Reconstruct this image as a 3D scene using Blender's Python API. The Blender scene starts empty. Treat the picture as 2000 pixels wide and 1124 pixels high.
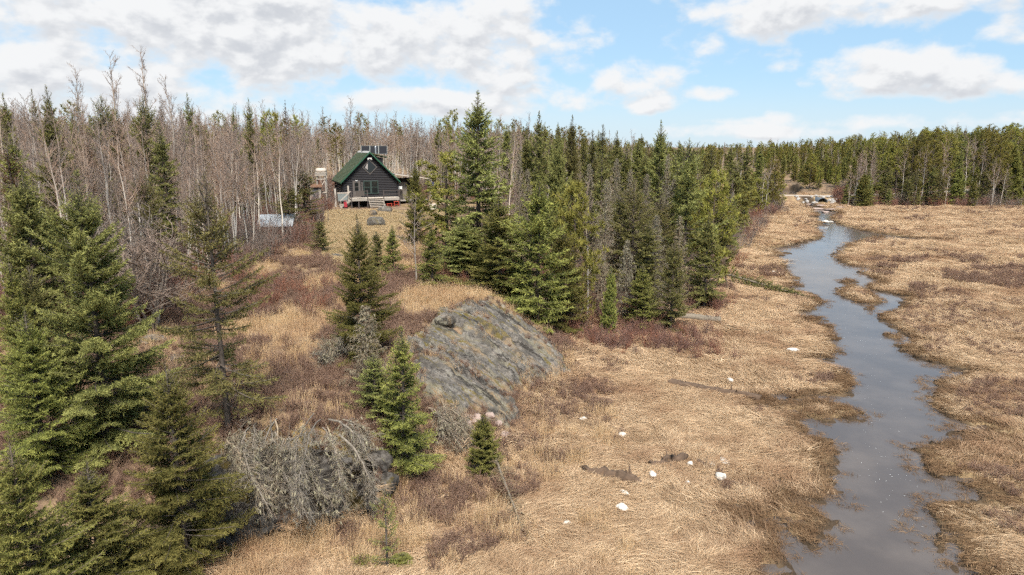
import bpy, bmesh, math, random
import numpy as np
from mathutils import Vector, Matrix

R = math.radians
scene = bpy.context.scene
COL = scene.collection

# ---------------------------------------------------------------- camera
CAM_H = 13.0
PITCH = R(11.74)
cam_d = bpy.data.cameras.new('camera')
cam_d.sensor_width = 36.0
cam_d.lens = 24.0
cam_d.clip_start = 0.1
cam_d.clip_end = 5000
cam = bpy.data.objects.new('camera', cam_d)
COL.objects.link(cam)
cam.location = (0, 0, CAM_H)
cam.rotation_euler = (R(90) - PITCH, 0, 0)
scene.camera = cam

# ---------------------------------------------------------------- exposure / render
scene.view_settings.view_transform = 'Standard'
scene.view_settings.look = 'None'
scene.view_settings.exposure = 0.97
scene.view_settings.gamma = 1.0
scene.view_settings.use_curve_mapping = False
scene.render.engine = 'CYCLES'
cy = scene.cycles
cy.max_bounces = 4
cy.diffuse_bounces = 2
cy.debug_use_spatial_splits = True
cy.glossy_bounces = 2
cy.transmission_bounces = 2
cy.transparent_max_bounces = 4
cy.caustics_reflective = False
cy.caustics_refractive = False
cy.use_adaptive_sampling = True
cy.adaptive_threshold = 0.08
cy.adaptive_min_samples = 24
cy.use_denoising = False

FPX = 1333.3
CP, SP = math.cos(PITCH), math.sin(PITCH)


def ray(px, py):
    a = (px - 1000.0) / FPX
    b = (562.0 - py) / FPX
    return (a, CP + b * SP, -SP + b * CP)


def G(px, py, h=0.0):
    """point of the place seen at that spot of the photograph, at height h"""
    d = ray(px, py)
    t = (h - CAM_H) / d[2]
    return (d[0] * t, d[1] * t, h)


# ---------------------------------------------------------------- node helper
class NT:
    def __init__(self, nt):
        self.nt = nt
        nt.nodes.clear()

    def n(self, typ, ins=None, **props):
        nd = self.nt.nodes.new(typ)
        for k, v in props.items():
            setattr(nd, k, v)
        for k, v in (ins or {}).items():
            s = nd.inputs[k]
            if isinstance(v, bpy.types.NodeSocket):
                self.nt.links.new(v, s)
            else:
                s.default_value = v
        return nd

    def math(self, op, a, b=0.0, c=None, clamp=False):
        d = {0: a, 1: b}
        if c is not None:
            d[2] = c
        return self.n('ShaderNodeMath', d, operation=op, use_clamp=clamp).outputs[0]

    def mix(self, f, a, b, blend='MIX'):
        nd = self.nt.nodes.new('ShaderNodeMix')
        nd.data_type = 'RGBA'
        nd.blend_type = blend
        for s, v in ((nd.inputs[0], f), (nd.inputs[6], a), (nd.inputs[7], b)):
            if isinstance(v, bpy.types.NodeSocket):
                self.nt.links.new(v, s)
            else:
                if s.type == 'RGBA' and len(v) == 3:
                    v = (*v, 1)
                s.default_value = v
        return nd.outputs[2]

    def smooth(self, v, lo, hi, a=0.0, b=1.0):
        return self.n('ShaderNodeMapRange', {0: v, 1: lo, 2: hi, 3: a, 4: b}, interpolation_type='SMOOTHSTEP').outputs[0]

    def noise(self, vec, scale, detail=4.0, rough=0.55, dist=0.0):
        ins = {'Scale': scale, 'Detail': detail, 'Roughness': rough, 'Distortion': dist}
        if vec is not None:
            ins['Vector'] = vec
        return self.n('ShaderNodeTexNoise', ins).outputs['Fac']

    def scaled(self, vec, s):
        return self.n('ShaderNodeVectorMath', {0: vec, 1: s}, operation='MULTIPLY').outputs[0]

    def pos(self):
        return self.n('ShaderNodeNewGeometry').outputs['Position']

    def ocoord(self):
        return self.n('ShaderNodeTexCoord').outputs['Object']

    def attr(self, name):
        return self.n('ShaderNodeAttribute', attribute_name=name).outputs['Fac']

    def rnd(self):
        return self.n('ShaderNodeObjectInfo').outputs['Random']


# ---------------------------------------------------------------- sky with drifting cumulus
SUN_EL, SUN_AZ = 54.0, 168.0       # azimuth clockwise from the view direction: behind the camera, a little to its right
world = bpy.data.worlds.new('World')
scene.world = world
world.use_nodes = True
SKY_K = 0.12


def cloud_group():
    g = bpy.data.node_groups.new('cloud_field', 'ShaderNodeTree')
    g.interface.new_socket('Vector', in_out='INPUT', socket_type='NodeSocketVector')
    g.interface.new_socket('Value', in_out='OUTPUT', socket_type='NodeSocketFloat')
    t = NT(g)
    gi = t.n('NodeGroupInput')
    go = t.n('NodeGroupOutput')
    v = gi.outputs[0]
    n1 = t.noise(t.scaled(v, (8.0, 13.0, 1.0)), 1.5, 8.0, 0.55, 0.1)
    n2 = t.noise(t.scaled(v, (2.2, 6.0, 1.0)), 1.3, 2.0, 0.5)
    tot = None
    # clouds of the photograph: centre, half width, half height (photo pixels), weight
    for px, py, rx, ry, w in [
        (150, 190, 420, 120, .52), (560, 60, 620, 110, .56), (980, 120, 240, 95, .50), (560, 165, 170, 50, .42),
        (1230, 155, 105, 48, .50), (1120, 190, 70, 34, .42), (1380, 85, 48, 30, .42), (1520, 25, 150, 55, .52),
        (1740, 10, 190, 40, .46), (1700, 140, 120, 52, .56), (1860, 145, 150, 50, .52), (1610, 158, 60, 22, .40),
        (1390, 182, 60, 18, .42), (1275, 205, 75, 22, .44), (1540, 132, 45, 18, .38), (1985, 65, 60, 30, .48),
        (1700, 235, 330, 20, .42), (1470, 255, 220, 18, .40), (1960, 228, 80, 18, .42), (850, 200, 260, 40, .46), (30, 110, 90, 50, .40)]:
        d = Vector(ray(px, py)).normalized()
        az, el = math.atan2(d.x, d.y), math.asin(d.z)
        s = t.n('ShaderNodeVectorMath', {0: v, 1: (az, el, 0)}, operation='SUBTRACT').outputs[0]
        s = t.scaled(s, (FPX / rx, FPX / ry, 0))
        ln = t.n('ShaderNodeVectorMath', {0: s}, operation='LENGTH').outputs['Value']
        m = t.smooth(ln, 1.5, 0.25, 0.0, w)
        tot = m if tot is None else t.math('MAXIMUM', tot, m)
    # elsewhere the same kind of clouds go on
    base = t.math('MULTIPLY_ADD', n2, .5, -.10)
    f = t.math('ADD', t.math('MAXIMUM', tot, t.math('MULTIPLY', base, 0.9)), t.math('MULTIPLY_ADD', n1, 1.5, -0.30))
    g.links.new(f, go.inputs[0])
    return g


w = NT(world.node_tree)
skyt = w.n('ShaderNodeTexSky', sky_type='NISHITA', sun_disc=False)
skyt.sun_elevation = R(SUN_EL)
skyt.sun_rotation = R(SUN_AZ)
skyt.altitude = 400
skyt.air_density = 1.0
skyt.dust_density = 0.3
skyt.ozone_density = 2.5
dirv = w.n('ShaderNodeTexCoord').outputs['Generated']
sep = w.n('ShaderNodeSeparateXYZ', {0: dirv})
azn = w.math('ARCTAN2', sep.outputs[0], sep.outputs[1])
eln = w.math('ARCSINE', sep.outputs[2])
uv = w.n('ShaderNodeCombineXYZ', {0: azn, 1: eln, 2: 3.7}).outputs[0]
uv2 = w.n('ShaderNodeVectorMath', {0: uv, 1: (-0.006, 0.016, 0)}, operation='ADD').outputs[0]
cg = cloud_group()
f1 = w.n('ShaderNodeGroup', {0: uv}, node_tree=cg).outputs[0]
f2 = w.n('ShaderNodeGroup', {0: uv2}, node_tree=cg).outputs[0]
mask = w.smooth(f1, 0.64, 0.96)
under = w.smooth(w.math('SUBTRACT', f2, f1), -0.12, 0.19)
thick = w.smooth(f1, 0.74, 1.05)
grey = w.math('MULTIPLY', w.math('MULTIPLY_ADD', under, 0.80, 0.04), w.math('MULTIPLY_ADD', thick, 0.75, 0.25))
K = 1.0 / SKY_K
ccol = w.mix(grey, (0.475 * K, 0.48 * K, 0.485 * K), (0.300 * K, 0.315 * K, 0.342 * K))
skyc = w.mix(0.8, skyt.outputs[0], (0.20 * K, 0.315 * K, 0.425 * K))
milky = w.mix(w.smooth(eln, 0.10, 0.0, 0.0, 0.5), skyc, (0.37 * K, 0.425 * K, 0.46 * K))
fin = w.mix(mask, milky, ccol)
bg = w.n('ShaderNodeBackground', {'Color': fin, 'Strength': SKY_K})
w.nt.links.new(bg.outputs[0], w.n('ShaderNodeOutputWorld').inputs[0])
world.cycles.sampling_method = 'MANUAL'
world.cycles.sample_map_resolution = 512

sun_d = bpy.data.lights.new('sun', 'SUN')
sun_d.energy = 4.0
sun_d.angle = R(22)
sun_d.color = (1.0, 0.95, 0.87)
sun = bpy.data.objects.new('sun', sun_d)
COL.objects.link(sun)
sd_ = Vector((math.sin(R(SUN_AZ)) * math.cos(R(SUN_EL)), math.cos(R(SUN_AZ)) * math.cos(R(SUN_EL)), math.sin(R(SUN_EL))))
sun.rotation_euler = sd_.to_track_quat('Z', 'Y').to_euler()
sun.location = sd_ * 100


# ================================================================ helpers
def tag(o, label=None, cat=None, group=None, kind=None):
    if label:
        o['label'] = label
    if cat:
        o['category'] = cat
    if group:
        o['group'] = group
    if kind:
        o['kind'] = kind
    return o


def link(name, me, parent=None, mat=None):
    if mat is not None and not me.materials:
        me.materials.append(mat)
    o = bpy.data.objects.new(name, me)
    COL.objects.link(o)
    o.parent = parent
    return o


def empty(name, loc=(0, 0, 0), rz=0.0):
    o = bpy.data.objects.new(name, None)
    o.empty_display_size = 0.2
    COL.objects.link(o)
    o.location = loc
    o.rotation_euler = (0, 0, rz)
    return o


def make_mesh(name, V, F, attrs=None, smooth=False, mat=None):
    """V (n,3) array, F (m,k) array of one polygon size"""
    V = np.asarray(V, np.float32)
    F = np.asarray(F, np.int32)
    me = bpy.data.meshes.new(name)
    n, (m, k) = len(V), F.shape
    me.vertices.add(n)
    me.vertices.foreach_set('co', V.ravel())
    me.loops.add(m * k)
    me.loops.foreach_set('vertex_index', F.ravel())
    me.polygons.add(m)
    me.polygons.foreach_set('loop_start', np.arange(0, m * k, k, dtype=np.int32))
    if smooth:
        me.polygons.foreach_set('use_smooth', np.ones(m, bool))
    for an, av in (attrs or {}).items():
        a = me.attributes.new(an, 'FLOAT', 'POINT')
        a.data.foreach_set('value', np.asarray(av, np.float32))
    me.update(calc_edges=True)
    me.validate()
    if mat is not None:
        me.materials.append(mat)
    return me


def nrm(a):
    a = np.asarray(a, float)
    return a / np.maximum(np.linalg.norm(a, axis=-1, keepdims=True), 1e-9)


# ---- gradient noise in numpy
_rs = np.random.RandomState(7)
_perm = np.concatenate([_rs.permutation(256)] * 3)
_grad = nrm(_rs.randn(256, 2))


def perlin(x, y):
    x = np.asarray(x, float)
    y = np.asarray(y, float)
    xi, yi = np.floor(x).astype(int), np.floor(y).astype(int)
    xf, yf = x - xi, y - yi
    u, v = xf * xf * xf * (xf * (xf * 6 - 15) + 10), yf * yf * yf * (yf * (yf * 6 - 15) + 10)

    def g(i, j):
        gr = _grad[_perm[_perm[(xi + i) & 255] + ((yi + j) & 255)]]
        return gr[..., 0] * (xf - i) + gr[..., 1] * (yf - j)
    a = g(0, 0) * (1 - u) + g(1, 0) * u
    b = g(0, 1) * (1 - u) + g(1, 1) * u
    return (a * (1 - v) + b * v) * 1.5


def fbm(x, y, o=4, s=0.0):
    r = 0.0
    a = 1.0
    for i in range(o):
        r = r + a * perlin(np.asarray(x) * 2 ** i + s + 13.7 * i, np.asarray(y) * 2 ** i - s + 7.1 * i)
        a *= 0.5
    return r


def sd_poly(P, poly):
    """signed distance to a closed polygon, positive inside"""
    P = np.asarray(P, float)
    poly = np.asarray(poly, float)[:, :2]
    d = np.full(len(P), 1e9)
    ins = np.zeros(len(P), bool)
    for i in range(len(poly)):
        a, b = poly[i], poly[(i + 1) % len(poly)]
        ab = b - a
        t = np.clip(((P - a) @ ab) / max(ab @ ab, 1e-9), 0, 1)
        q = P - (a + t[:, None] * ab)
        d = np.minimum(d, (q * q).sum(1))
        c = (a[1] > P[:, 1]) != (b[1] > P[:, 1])
        if abs(b[1] - a[1]) > 1e-9:
            ins ^= c & (P[:, 0] < (b[0] - a[0]) * (P[:, 1] - a[1]) / (b[1] - a[1]) + a[0])
    d = np.sqrt(d)
    return np.where(ins, d, -d)


def sstep(a, b, x):
    t = np.clip((x - a) / (b - a), 0, 1)
    return t * t * (3 - 2 * t)


def tubes(segs, k=4, cap=False):
    """segs: list of (p0,p1,r0,r1) -> V,F4,radius attr"""
    A = np.array([s[0] for s in segs], float)
    B = np.array([s[1] for s in segs], float)
    r0 = np.array([s[2] for s in segs], float)
    r1 = np.array([s[3] for s in segs], float)
    d = nrm(B - A)
    ref = np.where(np.abs(d[:, 2:3]) < 0.9, np.array([[0, 0, 1.0]]), np.array([[1.0, 0, 0]]))
    u = nrm(np.cross(d, ref))
    v = np.cross(d, u)
    n = len(segs)
    V = np.zeros((n, 2 * k, 3))
    for j in range(k):
        c, s = math.cos(2 * math.pi * j / k), math.sin(2 * math.pi * j / k)
        o = u * c + v * s
        V[:, j] = A + o * r0[:, None]
        V[:, k + j] = B + o * r1[:, None]
    F = []
    for j in range(k):
        F.append([j, (j + 1) % k, k + (j + 1) % k, k + j])
    F = np.array(F)[None] + (np.arange(n) * 2 * k)[:, None, None]
    rad = np.repeat(np.stack([r0, r1], 1), k, axis=1).reshape(-1)
    return V.reshape(-1, 3), F.reshape(-1, 4), rad


def poly_segs(pts, rr):
    return [(pts[i], pts[i + 1], rr[i], rr[i + 1]) for i in range(len(pts) - 1)]


def loft(pts, rad, k=10, seed=0, rough=0.0, close=True):
    """one continuous tube with closed ends along pts"""
    pts = np.asarray(pts, float)
    rs = np.random.RandomState(seed)
    n = len(pts)
    V = []
    for i in range(n):
        t = nrm(pts[min(i + 1, n - 1)] - pts[max(i - 1, 0)])
        ref = np.array([0, 0, 1.0]) if abs(t[2]) < 0.9 else np.array([1.0, 0, 0])
        u = nrm(np.cross(t, ref))
        v = np.cross(u, t)
        for j in range(k):
            a = 2 * math.pi * j / k
            r = rad[i] * (1 + rough * rs.uniform(-1, 1))
            V.append(pts[i] + u * math.cos(a) * r + v * math.sin(a) * r)
    F = []
    for i in range(n - 1):
        for j in range(k):
            F.append([i * k + j, i * k + (j + 1) % k, (i + 1) * k + (j + 1) % k, (i + 1) * k + j])
    if close:
        for base, end in ((0, pts[0]), ((n - 1) * k, pts[-1])):
            c = len(V)
            V.append(end)
            for j in range(k):
                F.append([base + j, base + (j + 1) % k, c, c])
    return np.array(V), F


def mesh_py(name, V, F, mat=None, smooth=False):
    F = [tuple(dict.fromkeys(f)) for f in F]
    me = bpy.data.meshes.new(name)
    me.from_pydata([tuple(v) for v in V], [], F)
    if smooth:
        for p in me.polygons:
            p.use_smooth = True
    me.update()
    if mat is not None:
        me.materials.append(mat)
    return me


class MB:
    """collects boxes, bars and prisms; build() links ONE mesh"""
    def __init__(self):
        self.v, self.f = [], []

    def poly(self, pts, faces):
        o = len(self.v)
        self.v += [tuple(p) for p in pts]
        self.f += [tuple(i + o for i in f) for f in faces]
        return self

    def box(self, x0, x1, y0, y1, z0, z1):
        return self.poly([(x0, y0, z0), (x1, y0, z0), (x1, y1, z0), (x0, y1, z0), (x0, y0, z1), (x1, y0, z1), (x1, y1, z1), (x0, y1, z1)],
                         [(0, 3, 2, 1), (4, 5, 6, 7), (0, 1, 5, 4), (1, 2, 6, 5), (2, 3, 7, 6), (3, 0, 4, 7)])

    def bar(self, a, b, w, h=None):
        a, b = Vector(a), Vector(b)
        d = (b - a).normalized()
        ref = Vector((0, 0, 1)) if abs(d.z) < 0.95 else Vector((0, 1, 0))
        u = d.cross(ref).normalized() * (w / 2)
        v = u.cross(d).normalized() * ((h or w) / 2)
        return self.poly([a - u - v, a + u - v, a + u + v, a - u + v, b - u - v, b + u - v, b + u + v, b - u + v],
                         [(0, 1, 2, 3), (7, 6, 5, 4), (0, 4, 5, 1), (1, 5, 6, 2), (2, 6, 7, 3), (3, 7, 4, 0)])

    def cyl(self, a, b, r0, r1=None, k=12):
        a, b = Vector(a), Vector(b)
        r1 = r0 if r1 is None else r1
        d = (b - a).normalized()
        ref = Vector((0, 0, 1)) if abs(d.z) < 0.9 else Vector((1, 0, 0))
        u = d.cross(ref).normalized()
        v = d.cross(u)
        P = []
        for c, r in ((a, r0), (b, r1)):
            for j in range(k):
                t = 2 * math.pi * j / k
                P.append(c + u * math.cos(t) * r + v * math.sin(t) * r)
        F = [(j, (j + 1) % k, k + (j + 1) % k, k + j) for j in range(k)]
        F += [tuple(range(k - 1, -1, -1)), tuple(range(k, 2 * k))]
        return self.poly(P, F)

    def prism(self, outline, y0, y1):
        """outline in xz, extruded along y"""
        n = len(outline)
        P = [(x, y0, z) for x, z in outline] + [(x, y1, z) for x, z in outline]
        F = [tuple(range(n)), tuple(range(2 * n - 1, n - 1, -1))] + [(j, j + n, (j + 1) % n + n, (j + 1) % n) for j in range(n)]
        return self.poly(P, F)

    def build(self, name, mat, parent=None):
        me = bpy.data.meshes.new(name)
        me.from_pydata([tuple(v) for v in self.v], [], self.f)
        bm = bmesh.new()
        bm.from_mesh(me)
        bmesh.ops.recalc_face_normals(bm, faces=bm.faces)
        bm.to_mesh(me)
        bm.free()
        me.materials.append(mat)
        return link(name, me, parent)


def copy_thing(o):
    c = o.copy()
    COL.objects.link(c)
    for ch in o.children:
        d = ch.copy()
        COL.objects.link(d)
        d.parent = c
    return c


# ================================================================ materials
def new_mat(name):
    m = bpy.data.materials.new(name)
    m.use_nodes = True
    t = NT(m.node_tree)
    out = t.n('ShaderNodeOutputMaterial')
    return m, t, out


def pbr(t, out, col, rough=0.8, spec=0.3, bump=None, bstr=0.3, bdist=0.02, metal=0.0, **kw):
    ins = {'Base Color': col if isinstance(col, bpy.types.NodeSocket) else (*col, 1), 'Roughness': rough, 'Specular IOR Level': spec, 'Metallic': metal}
    ins.update(kw)
    if bump is not None:
        ins['Normal'] = t.n('ShaderNodeBump', {'Height': bump, 'Strength': bstr, 'Distance': bdist}).outputs[0]
    p = t.n('ShaderNodeBsdfPrincipled', ins)
    t.nt.links.new(p.outputs[0], out.inputs[0])
    return p


def leafy(t, out, col, trans=0.25):
    d = t.n('ShaderNodeBsdfDiffuse', {'Color': col})
    tr = t.n('ShaderNodeBsdfTranslucent', {'Color': col})
    m = t.n('ShaderNodeMixShader', {0: trans, 1: d.outputs[0], 2: tr.outputs[0]})
    t.nt.links.new(m.outputs[0], out.inputs[0])


def plain(name, col, rough=0.8, var=0.25, scale=6.0, metal=0.0, spec=0.3, stretch=(1, 1, 1)):
    """a weathered plain surface: two tones by noise, fine relief"""
    m, t, out = new_mat(name)
    v = t.scaled(t.ocoord(), stretch)
    n = t.noise(v, scale, 5, 0.6)
    c = t.mix(n, tuple(x * (1 - var) for x in col), tuple(min(1, x * (1 + var)) for x in col))
    pbr(t, out, c, rough, spec, bump=t.noise(v, scale * 4, 3), bstr=0.25, metal=metal)
    return m


def needle_mat(name, dark, light, hue=0.02, val=0.25):
    m, t, out = new_mat(name)
    tip = t.attr('tip')
    rr = t.attr('rnd')
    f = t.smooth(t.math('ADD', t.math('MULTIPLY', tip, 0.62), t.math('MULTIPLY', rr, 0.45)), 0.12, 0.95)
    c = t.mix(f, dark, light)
    o = t.rnd()
    c = t.n('ShaderNodeHueSaturation', {'Hue': t.math('MULTIPLY_ADD', o, hue * 2, 0.5 - hue), 'Saturation': 0.98,
                                        'Value': t.math('MULTIPLY_ADD', o, val * 2, 1 - val), 'Color': c}).outputs[0]
    leafy(t, out, c, 0.22)
    return m


M = {}
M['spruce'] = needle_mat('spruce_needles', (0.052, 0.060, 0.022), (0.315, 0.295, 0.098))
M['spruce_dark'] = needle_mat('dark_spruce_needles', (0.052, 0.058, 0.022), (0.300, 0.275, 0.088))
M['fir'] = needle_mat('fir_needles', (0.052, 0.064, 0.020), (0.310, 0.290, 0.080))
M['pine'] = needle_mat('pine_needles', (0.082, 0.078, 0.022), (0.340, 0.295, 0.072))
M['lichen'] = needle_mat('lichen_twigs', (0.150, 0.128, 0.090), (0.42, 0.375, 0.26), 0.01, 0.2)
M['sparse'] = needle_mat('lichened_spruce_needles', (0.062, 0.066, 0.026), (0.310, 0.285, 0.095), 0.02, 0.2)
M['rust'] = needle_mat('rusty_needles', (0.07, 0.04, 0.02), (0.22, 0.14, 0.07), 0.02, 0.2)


def bark_mat(name, thick, thin, rt=0.02, rb=0.05, bands=False):
    m, t, out = new_mat(name)
    f = t.smooth(t.attr('rad'), rt, rb)
    p = t.ocoord()
    c = t.mix(f, thin, thick)
    if bands:
        n = t.noise(t.scaled(p, (6, 6, 22)), 1.0, 4, 0.6)
        c = t.mix(t.math('MULTIPLY', t.smooth(n, 0.60, 0.70), f), c, (0.09, 0.07, 0.06))
        n2 = t.noise(p, 0.6, 3)
        c = t.mix(t.math('MULTIPLY', t.smooth(n2, 0.5, 0.75), 0.5), c, (0.34, 0.26, 0.20))
    else:
        n = t.noise(t.scaled(p, (9, 9, 3)), 1.5, 4, 0.65)
        c = t.mix(t.smooth(n, 0.35, 0.7), c, tuple(x * 0.55 for x in thick))
    o = t.rnd()
    c = t.n('ShaderNodeHueSaturation', {'Hue': 0.5, 'Saturation': t.math('MULTIPLY_ADD', o, 0.5, 0.75), 'Value': t.math('MULTIPLY_ADD', o, 0.4, 0.8), 'Color': c}).outputs[0]
    d = t.n('ShaderNodeBsdfDiffuse', {'Color': c})
    t.nt.links.new(d.outputs[0], out.inputs[0])
    return m


M['birch'] = bark_mat('birch_bark', (0.54, 0.485, 0.42), (0.265, 0.195, 0.155), 0.014, 0.055, True)
M['aspen'] = bark_mat('aspen_bark', (0.36, 0.31, 0.255), (0.265, 0.200, 0.162), 0.008, 0.045, True)
M['bark'] = bark_mat('spruce_bark', (0.115, 0.09, 0.072), (0.17, 0.14, 0.115), 0.01, 0.06)
M['greywood'] = bark_mat('weathered_wood', (0.25, 0.205, 0.155), (0.275, 0.215, 0.150), 0.008, 0.05)
M['brushwood'] = bark_mat('lichened_brushwood', (0.31, 0.255, 0.195), (0.32, 0.265, 0.205), 0.008, 0.05)
M['rotten'] = plain('rotten_wood', (0.105, 0.068, 0.045), 0.95, 0.85, 5.0)
M['redtwig'] = bark_mat('red_brown_twigs', (0.22, 0.130, 0.10), (0.285, 0.155, 0.118), 0.004, 0.02)
M['greytwig'] = bark_mat('grey_brown_twigs', (0.28, 0.23, 0.19), (0.245, 0.19, 0.16), 0.004, 0.02)


def grass_mat(name, cols, patch=0.35):
    m, t, out = new_mat(name)
    o = t.rnd()
    bl = t.attr('rnd')
    c = t.mix(t.smooth(t.math('ADD', t.math('MULTIPLY', o, 0.6), t.math('MULTIPLY', t.smooth(t.noise(t.pos(), 0.45, 3, 0.6), 0.35, 0.65), 0.4)), 0.0, 1.0), cols[0], cols[1])
    c = t.mix(t.math('MULTIPLY', bl, 0.8), c, cols[2])
    p = t.pos()
    n = t.noise(p, 0.16, 5, 0.68)
    c = t.mix(t.math('MULTIPLY', t.smooth(n, 0.47, 0.64), patch), c, cols[3])
    n2 = t.noise(p, 1.1, 4, 0.65)
    c = t.mix(t.math('MULTIPLY', t.smooth(n2, 0.5, 0.68), patch * .6), c, cols[2])
    leafy(t, out, c, 0.2)
    return m


M['straw'] = grass_mat('straw_grass', [(0.49, 0.340, 0.205), (0.80, 0.595, 0.385), (0.26, 0.160, 0.093), (0.29, 0.170, 0.100)], 0.8)
M['tallgrass'] = grass_mat('tall_dry_grass', [(0.58, 0.405, 0.22), (0.78, 0.58, 0.35), (0.35, 0.215, 0.115), (0.33, 0.185, 0.11)], 0.45)
M['wetgrass'] = grass_mat('wet_marsh_grass', [(0.23, 0.140, 0.080), (0.38, 0.250, 0.140), (0.12, 0.070, 0.040), (0.15, 0.085, 0.05)], 0.5)
M['heather'] = grass_mat('leatherleaf', [(0.290, 0.185, 0.135), (0.40, 0.265, 0.190), (0.18, 0.108, 0.080), (0.28, 0.165, 0.12)], 0.3)
M['yardgrass'] = grass_mat('yard_grass', [(0.44, 0.325, 0.19), (0.56, 0.42, 0.255), (0.35, 0.255, 0.14), (0.31, 0.24, 0.11)], 0.5)

# ================================================================ the lie of the land
def _ctrl():
    c = []
    up = [  # photo spot and height of the ground there
        (700, 408, 5.0), (640, 410, 5.0), (780, 408, 5.0), (860, 410, 4.9), (720, 440, 4.75), (640, 440, 4.7), (800, 440, 4.6),
        (560, 470, 4.5), (480, 470, 4.6), (650, 500, 4.25), (560, 560, 3.95), (750, 520, 4.0), (850, 560, 3.6), (900, 555, 3.6), (960, 560, 3.0),
        (480, 600, 3.75), (350, 620, 3.75), (200, 600, 4.0), (640, 650, 3.4), (450, 680, 3.4), (300, 680, 3.4), (150, 680, 3.4),
        (600, 760, 3.0), (450, 800, 2.9), (350, 780, 3.0), (730, 760, 2.9), (680, 700, 3.2),
        (440, 885, 2.65), (520, 885, 2.6), (600, 885, 2.6), (680, 885, 2.4), (770, 820, 2.2),
        (800, 665, 3.4), (870, 608, 3.75), (945, 594, 3.6), (900, 660, 2.9), (830, 730, 2.6), (1000, 618, 2.7), (940, 700, 2.1), (1000, 690, 1.9), (1060, 690, 1.2),
        (900, 770, 1.7), (980, 790, 0.9), (850, 820, 1.5),
        # the foot of the slope, along the marsh
        (440, 1068, 0), (530, 1045, 0), (620, 1030, 0), (700, 1015, 0), (750, 985, 0), (790, 945, 0), (850, 905, 0.1), (930, 900, 0), (1010, 880, 0), (1035, 835, 0), (1045, 780, 0.1),
        (1115, 755, 0), (1130, 715, 0), (1110, 665, 0.1), (1160, 650, 0.1), (1240, 625, 0.15), (1330, 605, 0.1), (1400, 545, 0.1), (1450, 490, 0.1), (1490, 440, 0.1), (1520, 415, 0.1),
        (1180, 600, 0.7), (1280, 570, 0.7), (1350, 530, 0.6), (1420, 470, 0.6), (1060, 620, 1.0)]
    for px, py, h in up:
        c.append(G(px, py, h))
    c += [(-14, 22.5, 2.5), (-18, 22, 2.5), (-24, 24, 2.8), (-11, 21.5, 2.5), (-9.5, 19.0, 0.2), (-13, 18, 0.4), (-18, 16, 0.3), (-12, 13, 0), (-30, 16, 1.0), (-45, 20, 2.5), (-4, 14, 0), (-20, 8, 0),
          (-28, 40, 4.2), (-45, 45, 4.6), (-40, 60, 4.8), (-60, 60, 5.2), (-70, 90, 6), (-45, 85, 5.3), (-30, 100, 5.4), (-10, 105, 5.3), (10, 110, 4.6), (-40, 130, 6.2), (0, 135, 5.6), (-80, 130, 7), (0, 180, 6), (-60, 200, 8), (-120, 130, 8), (-150, 240, 9),
          (0, 75, 4.0), (8, 65, 2.6), (14, 78, 2.4), (10, 92, 3.8), (24, 90, 2.2), (28, 110, 2.4), (40, 130, 2.2), (20, 140, 4), (45, 155, 1.6), (30, 180, 3.5), (46, 165, 1.4),
          (100, 146, 0.1), (70, 150, 0.3), (140, 140, 0.1), (130, 170, 1.5), (100, 180, 2.2), (160, 190, 3.5), (120, 230, 5.5), (80, 200, 2.2), (180, 240, 6.5), (90, 260, 4.0), (60, 300, 1.5), (20, 260, 2), (72, 210, 0.2), (88, 235, 0.4),
          (65, 230, 0), (75, 180, 0.2), (60, 190, 0.2), (0, 400, 3), (120, 400, 7), (250, 300, 9), (250, 450, 9), (-200, 400, 9), (80, 450, 2)]
    for px, py in [(1200, 1100), (1000, 1080), (850, 1090), (700, 1100), (560, 1110), (1150, 950), (1300, 850), (1250, 740), (1450, 700), (1350, 660), (1500, 600), (1480, 540), (1560, 450), (1600, 410), (1700, 430), (1950, 420), (1800, 520), (1950, 600),
                   (1800, 700), (1950, 800), (1950, 1000), (1700, 1000), (1600, 800), (1100, 850), (1060, 950), (950, 980), (1150, 790)]:
        c.append(G(px, py, 0.0))
    c += [(0, 8, 0), (10, 8, 0), (20, 10, 0), (40, 20, 0), (60, 40, 0), (90, 70, 0), (130, 100, 0), (170, 120, 0.2), (50, 80, 0), (80, 110, 0), (60, 110, 0), (30, -10, 0), (-20, -10, 0)]
    return np.array(c)


CTRL = _ctrl()


def _solve():
    P = CTRL[:, :2]
    D = np.linalg.norm(P[:, None] - P[None], axis=2)
    n = len(P)
    A = np.zeros((n + 1, n + 1))
    A[:n, :n] = -D - np.eye(n) * 0.05
    A[:n, n] = 1
    A[n, :n] = 1
    return np.linalg.solve(A, np.append(CTRL[:, 2], 0))


_W = _solve()

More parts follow.
